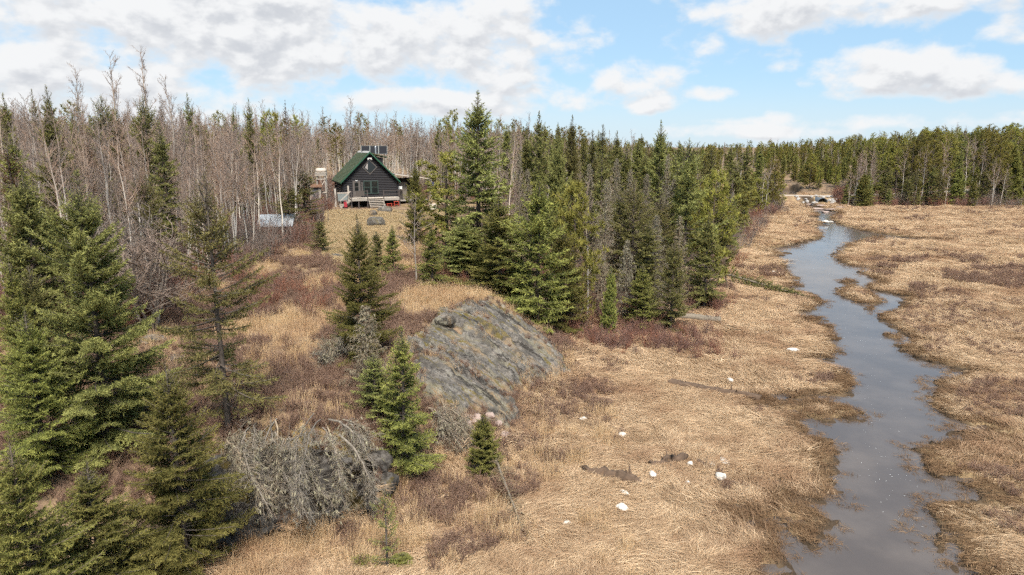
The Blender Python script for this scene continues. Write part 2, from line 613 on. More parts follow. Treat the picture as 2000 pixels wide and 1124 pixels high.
RIVER = [(1560, 1500), (1555, 1300), (1545, 1124), (1530, 1062), (1513, 1036), (1480, 1013), (1530, 1040), (1588, 1068), (1626, 1020), (1600, 996), (1555, 982), (1626, 974), (1636, 960), (1620, 930), (1628, 889), (1611, 862), (1581, 843), (1550, 821),
         (1600, 822), (1650, 820), (1700, 810), (1660, 797), (1611, 785), (1573, 783), (1495, 788), (1570, 776), (1653, 770), (1668, 745), (1655, 728), (1612, 711), (1588, 702), (1635, 698), (1645, 681), (1633, 657), (1624, 636),
         (1595, 626), (1563, 612), (1596, 600), (1615, 588), (1581, 572), (1533, 565), (1570, 557), (1540, 548), (1563, 545), (1530, 527), (1536, 515), (1503, 503), (1545, 494), (1491, 488), (1536, 482), (1581, 471), (1607, 464), (1609, 454),
         (1590, 443), (1612, 437), (1590, 430), (1575, 428), (1600, 422), (1586, 410), (1562, 396), (1572, 394), (1600, 408), (1640, 415), (1622, 425), (1635, 438), (1690, 452), (1760, 463), (1853, 469), (1755, 469), (1720, 462), (1690, 468),
         (1648, 478), (1624, 500), (1655, 518), (1708, 527), (1672, 531), (1717, 548), (1690, 560), (1700, 567), (1769, 578), (1763, 597), (1730, 609), (1711, 616), (1739, 636), (1784, 663), (1751, 673), (1781, 696), (1854, 717), (1884, 725), (1876, 737),
         (1819, 749), (1834, 764), (1820, 783), (1853, 813), (1928, 840), (1879, 843), (1792, 877), (1800, 904), (1811, 926), (1871, 938), (1928, 979), (1879, 984), (1819, 990), (1826, 1020), (1860, 1054), (1875, 1107), (1895, 1150), (1900, 1300), (1900, 1500)]
ISLES = [[(1630, 566), (1660, 556), (1690, 564), (1735, 588), (1710, 595), (1670, 590), (1640, 578)], [(1684, 599), (1700, 595), (1714, 603), (1700, 607)], [(1570, 620), (1588, 614), (1606, 622), (1590, 628)],
         [(1720, 655), (1745, 651), (1772, 662), (1745, 664)], [(1640, 548), (1660, 545), (1675, 552), (1655, 556)], [(1820, 1060), (1840, 1040), (1850, 1075), (1835, 1085)]]
POOL2 = [(60, 183), (74, 181), (80, 190), (84, 205), (76, 210), (66, 200), (58, 196)]
RIV_W = np.array([G(px, py, -0.05)[:2] for px, py in RIVER])
ISLE_W = [np.array([G(px, py, -0.05)[:2] for px, py in q]) for q in ISLES]


def river_sd(P):
    P = np.asarray(P, float)
    full = np.full(len(P), -9.0)
    near = (P[:, 0] > -1) & (P[:, 0] < 98) & (P[:, 1] < 216) & (P[:, 1] > 5)
    if not near.any():
        return full
    Q_all, P = P, P[near]
    d = sd_poly(P, RIV_W)
    for q in ISLE_W:
        d = np.minimum(d, -sd_poly(P, q))
    d = np.maximum(d, sd_poly(P, POOL2))
    full[near] = d
    return full


def base_h(P):
    P = np.asarray(P, float)
    out = np.zeros(len(P))
    for i in range(0, len(P), 40000):
        q = P[i:i + 40000]
        D = np.sqrt(((q[:, None] - CTRL[None, :, :2]) ** 2).sum(2))
        out[i:i + 40000] = -D @ _W[:-1] + _W[-1]
    return np.maximum(out, -0.05)


ROAD = np.array([(20, 178), (45, 166), (63, 160.5), (72, 159.5), (82, 160), (100, 166), (125, 178)], float)


def road_d(P):
    d = np.full(len(P), 1e9)
    for a, b in zip(ROAD[:-1], ROAD[1:]):
        ab = b - a
        t = np.clip(((P - a) @ ab) / (ab @ ab), 0, 1)
        d = np.minimum(d, np.linalg.norm(P - (a + t[:, None] * ab), axis=1))
    return d


def ter(P, detail=True):
    P = np.atleast_2d(np.asarray(P, float))[:, :2]
    h = base_h(P)
    up = sstep(0.15, 1.2, h)
    if detail:
        h = h + up * 0.22 * fbm(P[:, 0] * .35, P[:, 1] * .35, 4) + (1 - up) * (0.05 * fbm(P[:, 0] * .5, P[:, 1] * .5, 3) + 0.10 * np.abs(fbm(P[:, 0] * .95, P[:, 1] * 1.1, 3, 3.0)) + 0.01)
    r = river_sd(P)
    r = r + (0.75 * fbm(P[:, 0] * .8, P[:, 1] * .8, 4) + 0.30 * perlin(P[:, 0] * 3.1, P[:, 1] * 3.1)) * sstep(3.0, 0.2, np.abs(r)) * (0.6 + 0.4 * sstep(20, 40, P[:, 1]))
    # pockets of open water in the sodden margin, widest on the near right bank
    soak = np.where((P[:, 0] > .60 * P[:, 1]) & (P[:, 1] < 34), 6.5, 2.8)
    r = np.where((r < 0) & (r > -soak), np.maximum(r, (fbm(P[:, 0] * .8, P[:, 1] * 1.2, 4, 17.0) - .42) * 1.6 * sstep(-soak, -.3 * soak, r)), r)
    bank = sstep(-0.10, 0.45, r)
    h = h * (1 - bank) - 0.55 * bank - 0.05 * sstep(-1.4, -0.1, r) * (1 - bank)
    rd = road_d(P)
    m = sstep(6.5, 2.6, rd)
    hr = 1.55 + 0.012 * np.abs(P[:, 0] - 72)
    h = np.where(rd < 6.5, np.maximum(h, h * (1 - m) + hr * m), h)
    h = np.where(rd < 2.6, hr, h)
    return h


def g1(x, y):
    return float(ter([(x, y)])[0])


def T(px, py, dmin=12.0):
    """where the line of sight meets the ground"""
    d = np.array(ray(px, py))
    ts = np.concatenate([np.linspace(dmin, 60, 400), np.linspace(60.2, 260, 500)]) / d[1]
    Q = d[None] * ts[:, None] + np.array([0, 0, CAM_H])
    hh = ter(Q[:, :2], False)
    k = np.argmax(Q[:, 2] < hh)
    if Q[k, 2] >= hh[k]:
        return None
    return (Q[k, 0], Q[k, 1], g1(Q[k, 0], Q[k, 1]))


def axis(spec):
    a = [spec[0][0]]
    for lo, hi, st0, st1 in spec:
        x = a[-1]
        while x < hi - 1e-6:
            f = (x - lo) / (hi - lo)
            x = min(hi, x + st0 + (st1 - st0) * f)
            a.append(x)
    return np.array(a)


xs = np.concatenate([-axis([(-0.0, 30, .22, .3), (30, 60, .4, 1.2), (60, 400, 1.5, 30), (400, 3000, 60, 400)])[:0:-1], axis([(0, 46, .2, .22), (46, 110, .4, .8), (110, 400, 1.5, 30), (400, 3000, 60, 400)])])
ys = axis([(-120, 8, 12, 1.5), (8, 16, 0.5, .25), (16, 52, .2, .24), (52, 125, .35, .7), (125, 260, .8, 2.0), (260, 700, 4, 40), (700, 3500, 80, 400)])
GX, GY = np.meshgrid(xs, ys)
PP = np.stack([GX.ravel(), GY.ravel()], 1)
HH = ter(PP)
far = sstep(260, 600, np.hypot(PP[:, 0], PP[:, 1]))
HH = HH * (1 - far) + 4.0 * far
nx, ny = len(xs), len(ys)
idx = np.arange(nx * ny).reshape(ny, nx)
Fq = np.stack([idx[:-1, :-1], idx[:-1, 1:], idx[1:, 1:], idx[1:, :-1]], -1).reshape(-1, 4)
RSD = river_sd(PP)
wet = sstep(-1.1, 0.1, RSD + 0.5 * fbm(PP[:, 0] * .6, PP[:, 1] * .6, 3))
upl = sstep(0.2, 1.0, base_h(PP))
yard_poly = [G(*q)[:2] for q in [(640, 412, 5), (800, 412, 5), (880, 412, 4.9), (880, 425, 4.8), (780, 440, 4.7), (760, 480, 4.3), (690, 520, 4.2), (630, 500, 4.25), (630, 450, 4.6)]]
yard = sstep(-1.5, 1.5, sd_poly(PP, yard_poly))

m, t, out = new_mat('ground_soil')
p = t.pos()
n1 = t.noise(p, 0.13, 6, 0.65)
n2 = t.noise(p, 1.3, 5, 0.65)
n3 = t.noise(p, 7.0, 4, 0.7)
marsh = t.mix(t.smooth(n2, 0.35, 0.65), (0.235, 0.155, 0.085), (0.42, 0.295, 0.155))
marsh = t.mix(t.smooth(n1, 0.5, 0.62), marsh, (0.215, 0.130, 0.080))
upm = t.mix(t.smooth(n2, 0.38, 0.62), (0.155, 0.100, 0.070), (0.285, 0.195, 0.115))
upm = t.mix(t.math('MULTIPLY', t.smooth(n1, 0.52, 0.64), t.smooth(n3, 0.40, 0.6)), upm, (0.21, 0.15, 0.035))
c = t.mix(t.attr('upland'), marsh, upm)
yd = t.mix(t.smooth(n2, 0.4, 0.6), (0.38, 0.28, 0.16), (0.47, 0.36, 0.21))
yd = t.mix(t.smooth(n1, 0.5, 0.65), yd, (0.31, 0.28, 0.09))
c = t.mix(t.attr('yard'), c, yd)
c = t.mix(t.attr('wet'), c, (0.055, 0.038, 0.024))
c = t.mix(t.math('MULTIPLY', t.smooth(n3, 0.45, 0.75), 0.4), c, (0.09, 0.06, 0.04))
pbr(t, out, c, 0.95, 0.15, bump=t.math('ADD', n3, t.math('MULTIPLY', n2, 2.0)), bstr=0.6, bdist=0.12)
ground = link('ground', make_mesh('ground', np.column_stack([PP, HH]), Fq, {'wet': wet, 'upland': upl, 'yard': yard}, True, m))
tag(ground, 'straw coloured marsh rising to a brown forest floor', kind='structure')

# ---- the river
m, t, out = new_mat('river_water')
p = t.pos()
rip = t.math('ADD', t.noise(t.scaled(p, (1, 0.6, 1)), 3.2, 3, 0.6), t.math('MULTIPLY', t.noise(p, 0.5, 3, 0.5), 1.5))
silt = t.mix(t.smooth(t.noise(p, 0.28, 5, 0.6), 0.35, 0.7), (0.080, 0.064, 0.056), (0.115, 0.092, 0.078))
pbr(t, out, silt, 0.10, 0.5, bump=rip, bstr=0.10, bdist=0.05, IOR=1.36)
wp = np.vstack([RIV_W, POOL2])
x0, x1, y0, y1 = RIV_W[:, 0].min() - 1.5, RIV_W[:, 0].max() + 1.5, RIV_W[:, 1].min() - 1, RIV_W[:, 1].max() + 0.5


def sheet(name, poly, z, mat):
    bm = bmesh.new()
    bm.faces.new([bm.verts.new((a, b, z)) for a, b in poly])
    bmesh.ops.triangulate(bm, faces=bm.faces)
    bmesh.ops.recalc_face_normals(bm, faces=bm.faces)
    if sum(f.normal.z for f in bm.faces) < 0:
        bmesh.ops.reverse_faces(bm, faces=bm.faces)
    me = bpy.data.meshes.new(name)
    bm.to_mesh(me)
    bm.free()
    me.materials.append(mat)
    return link(name, me)


water = sheet('river', [(x0, y0), (x1, y0), (x1 + 4, 60), (x1 + 20, y1 - 40), (x1 + 20, y1), (60, y1), (30, 80), (x0, 40)], -0.115, m)
tag(water, 'grey winding river with still reflecting water', kind='structure')
pond = sheet('pond', [(52, 178), (90, 178), (92, 214), (52, 214)], -0.10, m)
tag(pond, 'small dark pond beyond the gravel road', kind='structure')

# foam flecks drifting on the river
rs = np.random.RandomState(5)
fv, ff = [], []
line = np.array([G(1900, 1110, -.11)[:2], G(1760, 1000, -.11)[:2], G(1735, 860, -.11)[:2], G(1700, 740, -.11)[:2], G(1670, 640, -.11)[:2], G(1640, 560, -.11)[:2], G(1600, 500, -.11)[:2]])
for i in range(300):
    s = rs.uniform(0, len(line) - 1.001)
    k = int(s)
    q = line[k] * (1 - s + k) + line[k + 1] * (s - k) + rs.normal(0, [0.8, 0.8])
    if river_sd(q[None])[0] < 0.4:
        continue
    r = rs.uniform(.006, .017)
    a = rs.uniform(0, 6.28, 5)
    o = len(fv)
    fv += [(q[0] + r * (1 + .5 * rs.rand()) * math.cos(b), q[1] + r * (1 + .5 * rs.rand()) * math.sin(b), -0.108) for b in np.sort(a)]
    ff.append([o, o + 1, o + 2, o + 3, o + 4])
fo = link('foam', mesh_py('foam', fv, ff, plain('foam', (0.75, 0.75, 0.72), 0.6)))
tag(fo, 'white foam flecks drifting on the grey river', kind='stuff')

# ---- gravel road
m, t, out = new_mat('gravel')
p = t.pos()
n = t.noise(p, 4, 5, 0.7)
c = t.mix(n, (0.30, 0.235, 0.175), (0.46, 0.37, 0.29))
pbr(t, out, c, 0.95, 0.2, bump=t.noise(p, 25, 3), bstr=0.5)
rv, rf = [], []
fine = []
for a, b in zip(ROAD[:-1], ROAD[1:]):
    for k in range(8):
        fine.append(a + (b - a) * k / 8)
fine.append(ROAD[-1])
for i, q in enumerate(fine):
    tdir = nrm(fine[min(i + 1, len(fine) - 1)] - fine[max(i - 1, 0)])
    nn = np.array([-tdir[1], tdir[0]])
    for s, dz in ((-2.2, -.10), (-1.7, .02), (0, .06), (1.7, .02), (2.2, -.10)):
        e = q + nn * (s + 0.12 * rs.uniform(-1, 1))
        rv.append((e[0], e[1], 1.55 + 0.012 * abs(e[0] - 72) + dz + .03))
for i in range(len(fine) - 1):
    for j in range(4):
        rf.append((i * 5 + j, i * 5 + j + 1, (i + 1) * 5 + j + 1, (i + 1) * 5 + j))
road = link('gravel_road', mesh_py('gravel_road', rv, rf, m, True))
tag(road, 'pale gravel road crossing above the culvert', kind='structure')

# ================================================================ granite
m, t, out = new_mat('granite')
p = t.pos()
pr = t.n('ShaderNodeVectorRotate', {'Vector': p, 'Angle': R(16)}, rotation_type='Z_AXIS').outputs[0]
n1 = t.noise(t.scaled(pr, (0.30, 1.3, 0.0)), 1.0, 7, 0.68)
n2 = t.noise(p, 6.0, 7, 0.75)
n3 = t.noise(t.scaled(pr, (0.42, 2.2, 0.0)), 1.0, 7, 0.70, 0.7)
n4 = t.noise(p, 19.0, 4, 0.75)
n5 = t.noise(t.scaled(pr, (0.45, 1.3, 0.0)), 0.8, 6, 0.68)
c = t.mix(t.smooth(n2, 0.33, 0.68), (0.045, 0.040, 0.036), (0.240, 0.212, 0.182))
c = t.mix(t.smooth(n1, 0.50, 0.62, 0.0, 0.6), c, (0.185, 0.165, 0.105))        # lichen
c = t.mix(t.smooth(n1, 0.44, 0.36, 0.0, 0.6), c, (0.070, 0.060, 0.054))
c = t.mix(t.smooth(n5, 0.60, 0.68, 0.0, 0.4), c, (0.24, 0.165, 0.125))          # pink feldspar
c = t.mix(t.smooth(n3, 0.555, 0.60, 0.0, 0.95), c, (0.115, 0.088, 0.024))      # moss in the seams
c = t.mix(t.smooth(n3, 0.455, 0.41, 0.0, 0.9), c, (0.026, 0.022, 0.019))
c = t.mix(t.math('MULTIPLY', t.smooth(n5, 0.50, 0.42), t.smooth(n1, 0.45, 0.6)), c, (0.24, 0.165, 0.095))  # dead grass in the hollows
c = t.mix(t.smooth(n4, 0.56, 0.66, 0.0, 0.7), c, (0.36, 0.33, 0.275))
n6 = t.noise(p, 1.5, 6, 0.7)
c = t.mix(t.smooth(n6, 0.52, 0.62, 0.0, 0.75), c, (0.060, 0.054, 0.047))
c = t.mix(t.smooth(n6, 0.42, 0.34, 0.0, 0.6), c, (0.30, 0.275, 0.225))
pbr(t, out, c, 0.95, 0.15, bump=t.math('ADD', n2, t.math('MULTIPLY', n3, 1.8)), bstr=0.9, bdist=0.10)
M['granite'] = m
m, t, out = new_mat('mossy_cliff')
p = t.pos()
n1 = t.noise(t.scaled(p, (1.0, 1, 0.5)), 1.5, 5, 0.65)
n2 = t.noise(p, 5.0, 6, 0.7)
c = t.mix(t.smooth(n2, 0.35, 0.66), (0.034, 0.029, 0.025), (0.125, 0.112, 0.098))
c = t.mix(t.smooth(n1, 0.54, 0.64, 0.0, 0.85), c, (0.090, 0.066, 0.020))
c = t.mix(t.smooth(n1, 0.42, 0.36, 0.0, 0.9), c, (0.026, 0.021, 0.016))
pbr(t, out, c, 1.0, 0.05, bump=n2, bstr=0.8, bdist=0.08)
M['cliff'] = m


def outcrop(name, pix, thick, res, seed, mat, strata=0.22, edge=0.45, dmin=12):
    poly = np.array([T(px, py, dmin)[:2] for px, py in pix])
    lo, hi = poly.min(0) - .3, poly.max(0) + .3
    ax, ay = np.arange(lo[0], hi[0], res), np.arange(lo[1], hi[1], res)
    X, Y = np.meshgrid(ax, ay)
    P = np.stack([X.ravel(), Y.ravel()], 1)
    s = sd_poly(P, poly) + 0.35 * fbm(P[:, 0] * 1.1, P[:, 1] * 1.1, 3, seed)
    h = ter(P, False)
    e = np.clip(s / edge, 0, 1) ** 0.6
    x, y = P[:, 0], P[:, 1] + 0.30 * P[:, 0] + 0.5 * fbm(P[:, 0] * .25, P[:, 1] * .25, 2, 4)
    st = fbm(x * 0.28 + seed, y * 1.25, 3)
    ledge = np.floor(y * 1.1 + 0.6 * fbm(x * .3, y * .8, 3, seed)) * 1.0
    st = st + 0.55 * (np.abs(perlin(x * .22, y * 2.0)) ** .5)
    blocks = perlin(ledge * 3.7 + 0.5, np.floor(x * .55 + .8 * perlin(ledge * 1.7, x * .2)) * 1.9 + 0.31)
    z = h - 0.22 + e * (thick + 0.2) + (s > 0) * e * (strata * 1.25 * st + strata * 1.2 * blocks + 0.09 * fbm(x * 1.8, y * 2.8, 4) - 0.16 * sstep(.16, .0, np.abs(perlin(x * .22 + 3, y * .95))) + 0.03 * perlin(x * 9, y * 9))
    V = np.column_stack([P, z])
    nyx = X.shape
    ix = np.arange(V.shape[0]).reshape(nyx)
    F = np.stack([ix[:-1, :-1], ix[:-1, 1:], ix[1:, 1:], ix[1:, :-1]], -1).reshape(-1, 4)
    keep = (s[F] > -0.05).any(1)
    F = F[keep]
    used = np.unique(F)
    mp = np.full(len(V), -1)
    mp[used] = np.arange(len(used))
    c0 = np.array([*poly.mean(0), 0])
    o = link(name, make_mesh(name, V[used] - c0, mp[F], None, True, mat))
    o.location = c0
    return o


o = outcrop('granite_outcrop', [(795, 668), (835, 628), (878, 602), (950, 594), (1000, 616), (1060, 655), (1108, 700), (1118, 735), (1080, 752), (1025, 748), (1015, 780), (1000, 795), (975, 785), (905, 742), (850, 716), (796, 712)], 0.32, 0.085, 3.3, M['granite'], 0.20)
tag(o, 'large whaleback granite dome with mossy seams sloping to the marsh', 'rock')
o = outcrop('granite_outcrop', [(795, 705), (850, 700), (910, 726), (975, 772), (1014, 800), (1022, 832), (990, 856), (930, 828), (870, 815), (815, 790), (800, 745)], 0.34, 0.075, 8.1, M['granite'], 0.17)
tag(o, 'lower bare grey granite slab in front of the large dome', 'rock')
# cliff at the foot of the slope: a wall of broken rock under the brush
cl_top = [G(px, py, 2.6) for px, py in [(405, 890), (470, 878), (540, 872), (610, 874), (680, 880), (728, 900)]]
cl_bot = [G(px, py, -0.1) for px, py in [(400, 1085), (470, 1066), (540, 1048), (610, 1036), (680, 1024), (738, 1005)]]


def cliff():
    nu, nv = 130, 60
    V = np.zeros((nv, nu, 3))
    A, B = np.array(cl_top), np.array(cl_bot)
    for i in range(nu):
        s = i / (nu - 1) * (len(A) - 1.0001)
        k, f = int(s), s - int(s)
        a, b = A[k] * (1 - f) + A[k + 1] * f, B[k] * (1 - f) + B[k + 1] * f
        for j in range(nv):
            tt = j / (nv - 1)
            w = 1 - (1 - tt) ** 2.6          # steep face with a rounded brow
            q = a + (b - a) * np.array([w, w, tt])
            V[j, i] = q
    U = np.arange(nu)[None] * 0.055 + np.zeros((nv, 1))
    W = np.arange(nv)[:, None] * 0.05 + np.zeros((1, nu))
    d = 0.28 * fbm(U * .9, W * 1.3, 4, 2.0) + 0.22 * perlin(np.floor(U * 1.3 + perlin(U, W)) * 2.3 + .4, np.floor(W * 1.5 + perlin(W, U)) * 1.7 + .2)
    d = d * np.minimum(1, np.minimum(np.arange(nu), nu - 1 - np.arange(nu)) / 22.0)[None]
    V[..., 1] -= d + 0.22
    V[..., 2] += 0.3 * d + 0.05
    ix = np.arange(nu * nv).reshape(nv, nu)
    F = np.stack([ix[:-1, :-1], ix[1:, :-1], ix[1:, 1:], ix[:-1, 1:]], -1).reshape(-1, 4)
    V = V.reshape(-1, 3)
    c0 = np.array([*V[:, :2].mean(0), 0.0])
    o = link('rock_face', make_mesh('rock_face', V - c0, F, None, False, M['cliff']))
    o.location = c0
    tag(o, 'dark broken rock face under the grey brush tangle at the marsh edge', 'rock')


cliff()


def boulder_mesh(seed, sub=3, rough=0.22, flat=0.0):
    bm = bmesh.new()
    bmesh.ops.create_icosphere(bm, subdivisions=sub, radius=1.0)
    rs = np.random.RandomState(seed)
    planes = [(nrm(rs.randn(3)), rs.uniform(.62, .9)) for _ in range(9)]
    off = rs.uniform(0, 50)
    for v in bm.verts:
        c = np.array(v.co)
        for nn, dd in planes:
            e = c @ nn - dd
            if e > 0:
                c = c - nn * e * 0.85
        c = c * (1 + rough * float(perlin(c[0] * 1.7 + off, c[1] * 1.7 + c[2] * 1.3)) * .6)
        v.co = c
    me = bpy.data.meshes.new('boulder')
    bm.to_mesh(me)
    bm.free()
    return me


def boulder(name, px, py, w, h, seed, mat, label, depth=None, rz=0, group=None, at=None, sub=3, sink=0.25):
    q = at or T(px, py)
    o = link(name, boulder_mesh(seed, sub), None, mat)
    o.scale = (w / 2, (depth or w * .8) / 2, h / 2)
    o.rotation_euler = (0, 0, rz)
    o.location = (q[0], q[1], q[2] + h * (0.5 - sink))
    tag(o, label, 'rock', group)
    return o


boulder('boulder', 752, 965, 1.3, 1.0, 51, M['cliff'], 'mossy dark boulder closing the right end of the rock face', sink=.25)
boulder('boulder', 742, 925, 1.2, .9, 53, M['cliff'], 'rusty mossed boulder above the right end of the rock face', sink=.3)
boulder('boulder', 868, 646, 1.35, .85, 3, M['granite'], 'pale lichened boulder with a rounded top on the left crest of the granite dome', sink=.1)
boulder('boulder', 888, 632, 1.1, .6, 9, M['granite'], 'flat dark-footed boulder beside the rounded pale one on the granite dome', sink=.0)
boulder('boulder', 813, 686, .9, .75, 15, M['granite'], 'blocky grey boulder perched at the left edge of the granite dome', sink=.12)
boulder('boulder', 735, 442, 2.1, 1.5, 21, M['granite'], 'nearest grey boulder on the yard grass before the cabin', rz=.4)
boulder('boulder', 729, 424, 1.1, 1.0, 24, M['granite'], 'small upright boulder between the two larger yard boulders')
boulder('boulder', 751, 416, 1.9, 1.1, 28, M['granite'], 'long low boulder at the foot of the cabin steps')
for k, (px, py, w_, h_, lab) in enumerate([(300, 672, 1.3, .5, 'pale lichened rock showing right of the big left spruce'), (345, 708, .9, .35, 'flat grey rock on the shelf behind the double-tipped fir'), (255, 690, 1.0, .45, 'grey rock half hidden by the big left spruce boughs'), (655, 503, 1.2, .3, 'low flat grey rock in the slope grass below the yard')]):
    boulder('boulder', px, py, w_, h_, 30 + k, M['granite'], lab, sink=.2)
M['pink'] = plain('pink_granite', (0.33, 0.245, 0.205), 0.9, 0.35, 3.0)
for k, (px, py, w_, h_) in enumerate([(905, 842, .8, .5), (930, 830, .9, .5), (955, 822, .7, .4), (975, 842, .6, .45), (915, 822, .5, .35), (945, 850, .5, .4), (985, 862, .6, .4), (890, 858, .5, .4)]):
    boulder('rock_rubble', px, py, w_, h_, 40 + k, M['pink'], 'broken pink granite rubble below the lower bare slab', rz=k * 1.3, group='pink rubble below the granite slab', sub=2, sink=.15)
M['stone'] = plain('white_stone', (0.55, 0.51, 0.45), 0.9, 0.35, 3.0)
for k, (px, py, w_, h_, dp, lab) in enumerate([
        (1140, 826, .42, .24, .3, 'white stone nearest the right tip of the granite slab'),
        (1216, 856, .44, .30, .34, 'round white stone above the long rotten log'),
        (1275, 934, .50, .22, .3, 'low white stone just right of the rotten log end'),
        (1219, 969, .50, .22, .26, 'narrow tilted white stone below the rotten log'),
        (1215, 1003, .46, .36, .36, 'largest pyramid-like white stone below the tilted one'),
        (1108, 1029, .30, .24, .26, 'single white stone nearest the bottom of the grass'),
        (1391, 911, .55, .14, .4, 'left of two flat white slabs in the marsh grass'),
        (1414, 907, .75, .16, .42, 'right, longer of two flat white slabs in the marsh grass'),
        (1407, 945, .40, .40, .36, 'tall pale stone below the flat white slabs'),
        (1343, 948, .24, .20, .22, 'small bluish-white stone between log and pale stone'),
        (1348, 912, .32, .26, .28, 'white stone at the end of the twisted driftwood'),
        (1300, 908, .30, .18, .26, 'white stone against the twisted driftwood'),
        (1425, 750, .42, .30, .32, 'white stone above the long dark rotten trunk'),
        (1549, 688, .70, .26, .5, 'flat white stone on the grass nearest the river bend'),
        (1498, 652, .5, .18, .4, 'thin white stone in the grass beneath the grey log'),
        (1510, 535, .8, .3, .5, 'white stone at the bank beside the river narrows'),
        (1612, 437, 1.2, .6, 1.0, 'left of two white stones in the upper stream'),
        (1622, 438, 1.4, .6, 1.0, 'right of two white stones in the upper stream')]):
    boulder('white_stone', px, py, w_ * 1.1, h_ * .95, 60 + k, M['stone'], lab, dp, rz=k * .7, sub=3, sink=.2)
# slabs of the stream bed and riprap by the culvert
for k, (px, py, w_, dp) in enumerate([(1597, 413, 3.6, 2.6), (1625, 411, 3.2, 2.6), (1642, 407, 2.6, 2.0), (1605, 403, 2.4, 2.2), (1580, 402, 2.0, 1.8), (1612, 420, 2.6, 1.6)]):
    q = T(px, py)
    boulder('bedrock_slab', 0, 0, w_, .4, 90 + k, M['pink'], 'low pale rock slab in the stream below the culvert', dp, rz=.2 * k, group='pale stream bed slabs below the culvert', at=(q[0], q[1], max(q[2], -.1)), sink=.25)
M['riprap'] = plain('riprap_stone', (0.36, 0.33, 0.30), 0.9, 0.4, 2.0)
rs = np.random.RandomState(12)
rip_me = [boulder_mesh(120 + k, 2) for k in range(5)]
for me_ in rip_me:
    me_.materials.append(M['riprap'])
for k in range(70):
    x = rs.uniform(64.5, 80)
    y = rs.uniform(152.6, 157.4)
    if 68.3 < x < 71.0 and y < 156:
        continue
    o = link('riprap_stone', rip_me[k % 5])
    s = rs.uniform(.3, .65)
    o.scale = (s, s * rs.uniform(.6, 1), s * rs.uniform(.5, .9))
    o.rotation_euler = (0, 0, rs.uniform(0, 6))
    o.location = (x, y, g1(x, y) + s * .2)
    tag(o, 'loose grey riprap stone on the road bank by the culvert', 'rock', 'riprap stones around the culvert')
mb = MB()
cul = empty('culvert', (69.6, 154.6, 0.55))
outer = [(math.cos(a) * 1.15, math.sin(a) * 1.0) for a in np.linspace(0, 2 * math.pi, 25)[:-1]]
n = len(outer)
V, F = [], []
for ring, (s, y) in enumerate(((1, -1.0), (1, 4.0), (.9, 4.0), (.9, -1.0))):
    V += [(x * s, y, z * s) for x, z in outer]
for a in range(4):
    b = (a + 1) % 4
    for j in range(n):
        F.append((a * n + j, a * n + (j + 1) % n, b * n + (j + 1) % n, b * n + j))
link('pipe', mesh_py('pipe', V, F, plain('culvert_steel', (0.10, 0.115, 0.13), 0.5, .3, 3, metal=.3), True), cul)
mb = MB()
for k in range(9):
    pass
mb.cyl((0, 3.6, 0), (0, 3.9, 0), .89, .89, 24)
mb.build('dark_end', plain('painted_culvert_shade', (0.02, 0.02, 0.02)), cul)  # black disc paints the darkness deep in the pipe, no real end cap
tag(cul, 'dark round culvert pipe under the gravel road', 'culvert')

# ================================================================ plants: builders
def blades(P, D, tip, K, ln, wd, rs, spread=0.75, lift=0.12):
    """K slender triangles at each sprig P pointing about along D"""
    n = len(P)
    P = np.repeat(P, K, 0)
    D = np.repeat(D, K, 0)
    tp = np.repeat(tip, K)
    d = nrm(D + rs.randn(n * K, 3) * spread + np.array([0, 0, lift]))
    w = nrm(np.cross(d, rs.randn(n * K, 3)))
    L = (ln * rs.uniform(.65, 1.25, n * K))[:, None]
    W = (wd * rs.uniform(.7, 1.2, n * K))[:, None] / 2
    b = P - d * L * .15
    V = np.stack([b - w * W, b + w * W, P + d * L], 1).reshape(-1, 3)
    F = np.arange(n * K * 3).reshape(-1, 3)
    rn = np.repeat(rs.rand(n * K), 3)
    return V, F, {'tip': np.repeat(tp, 3), 'rnd': rn}


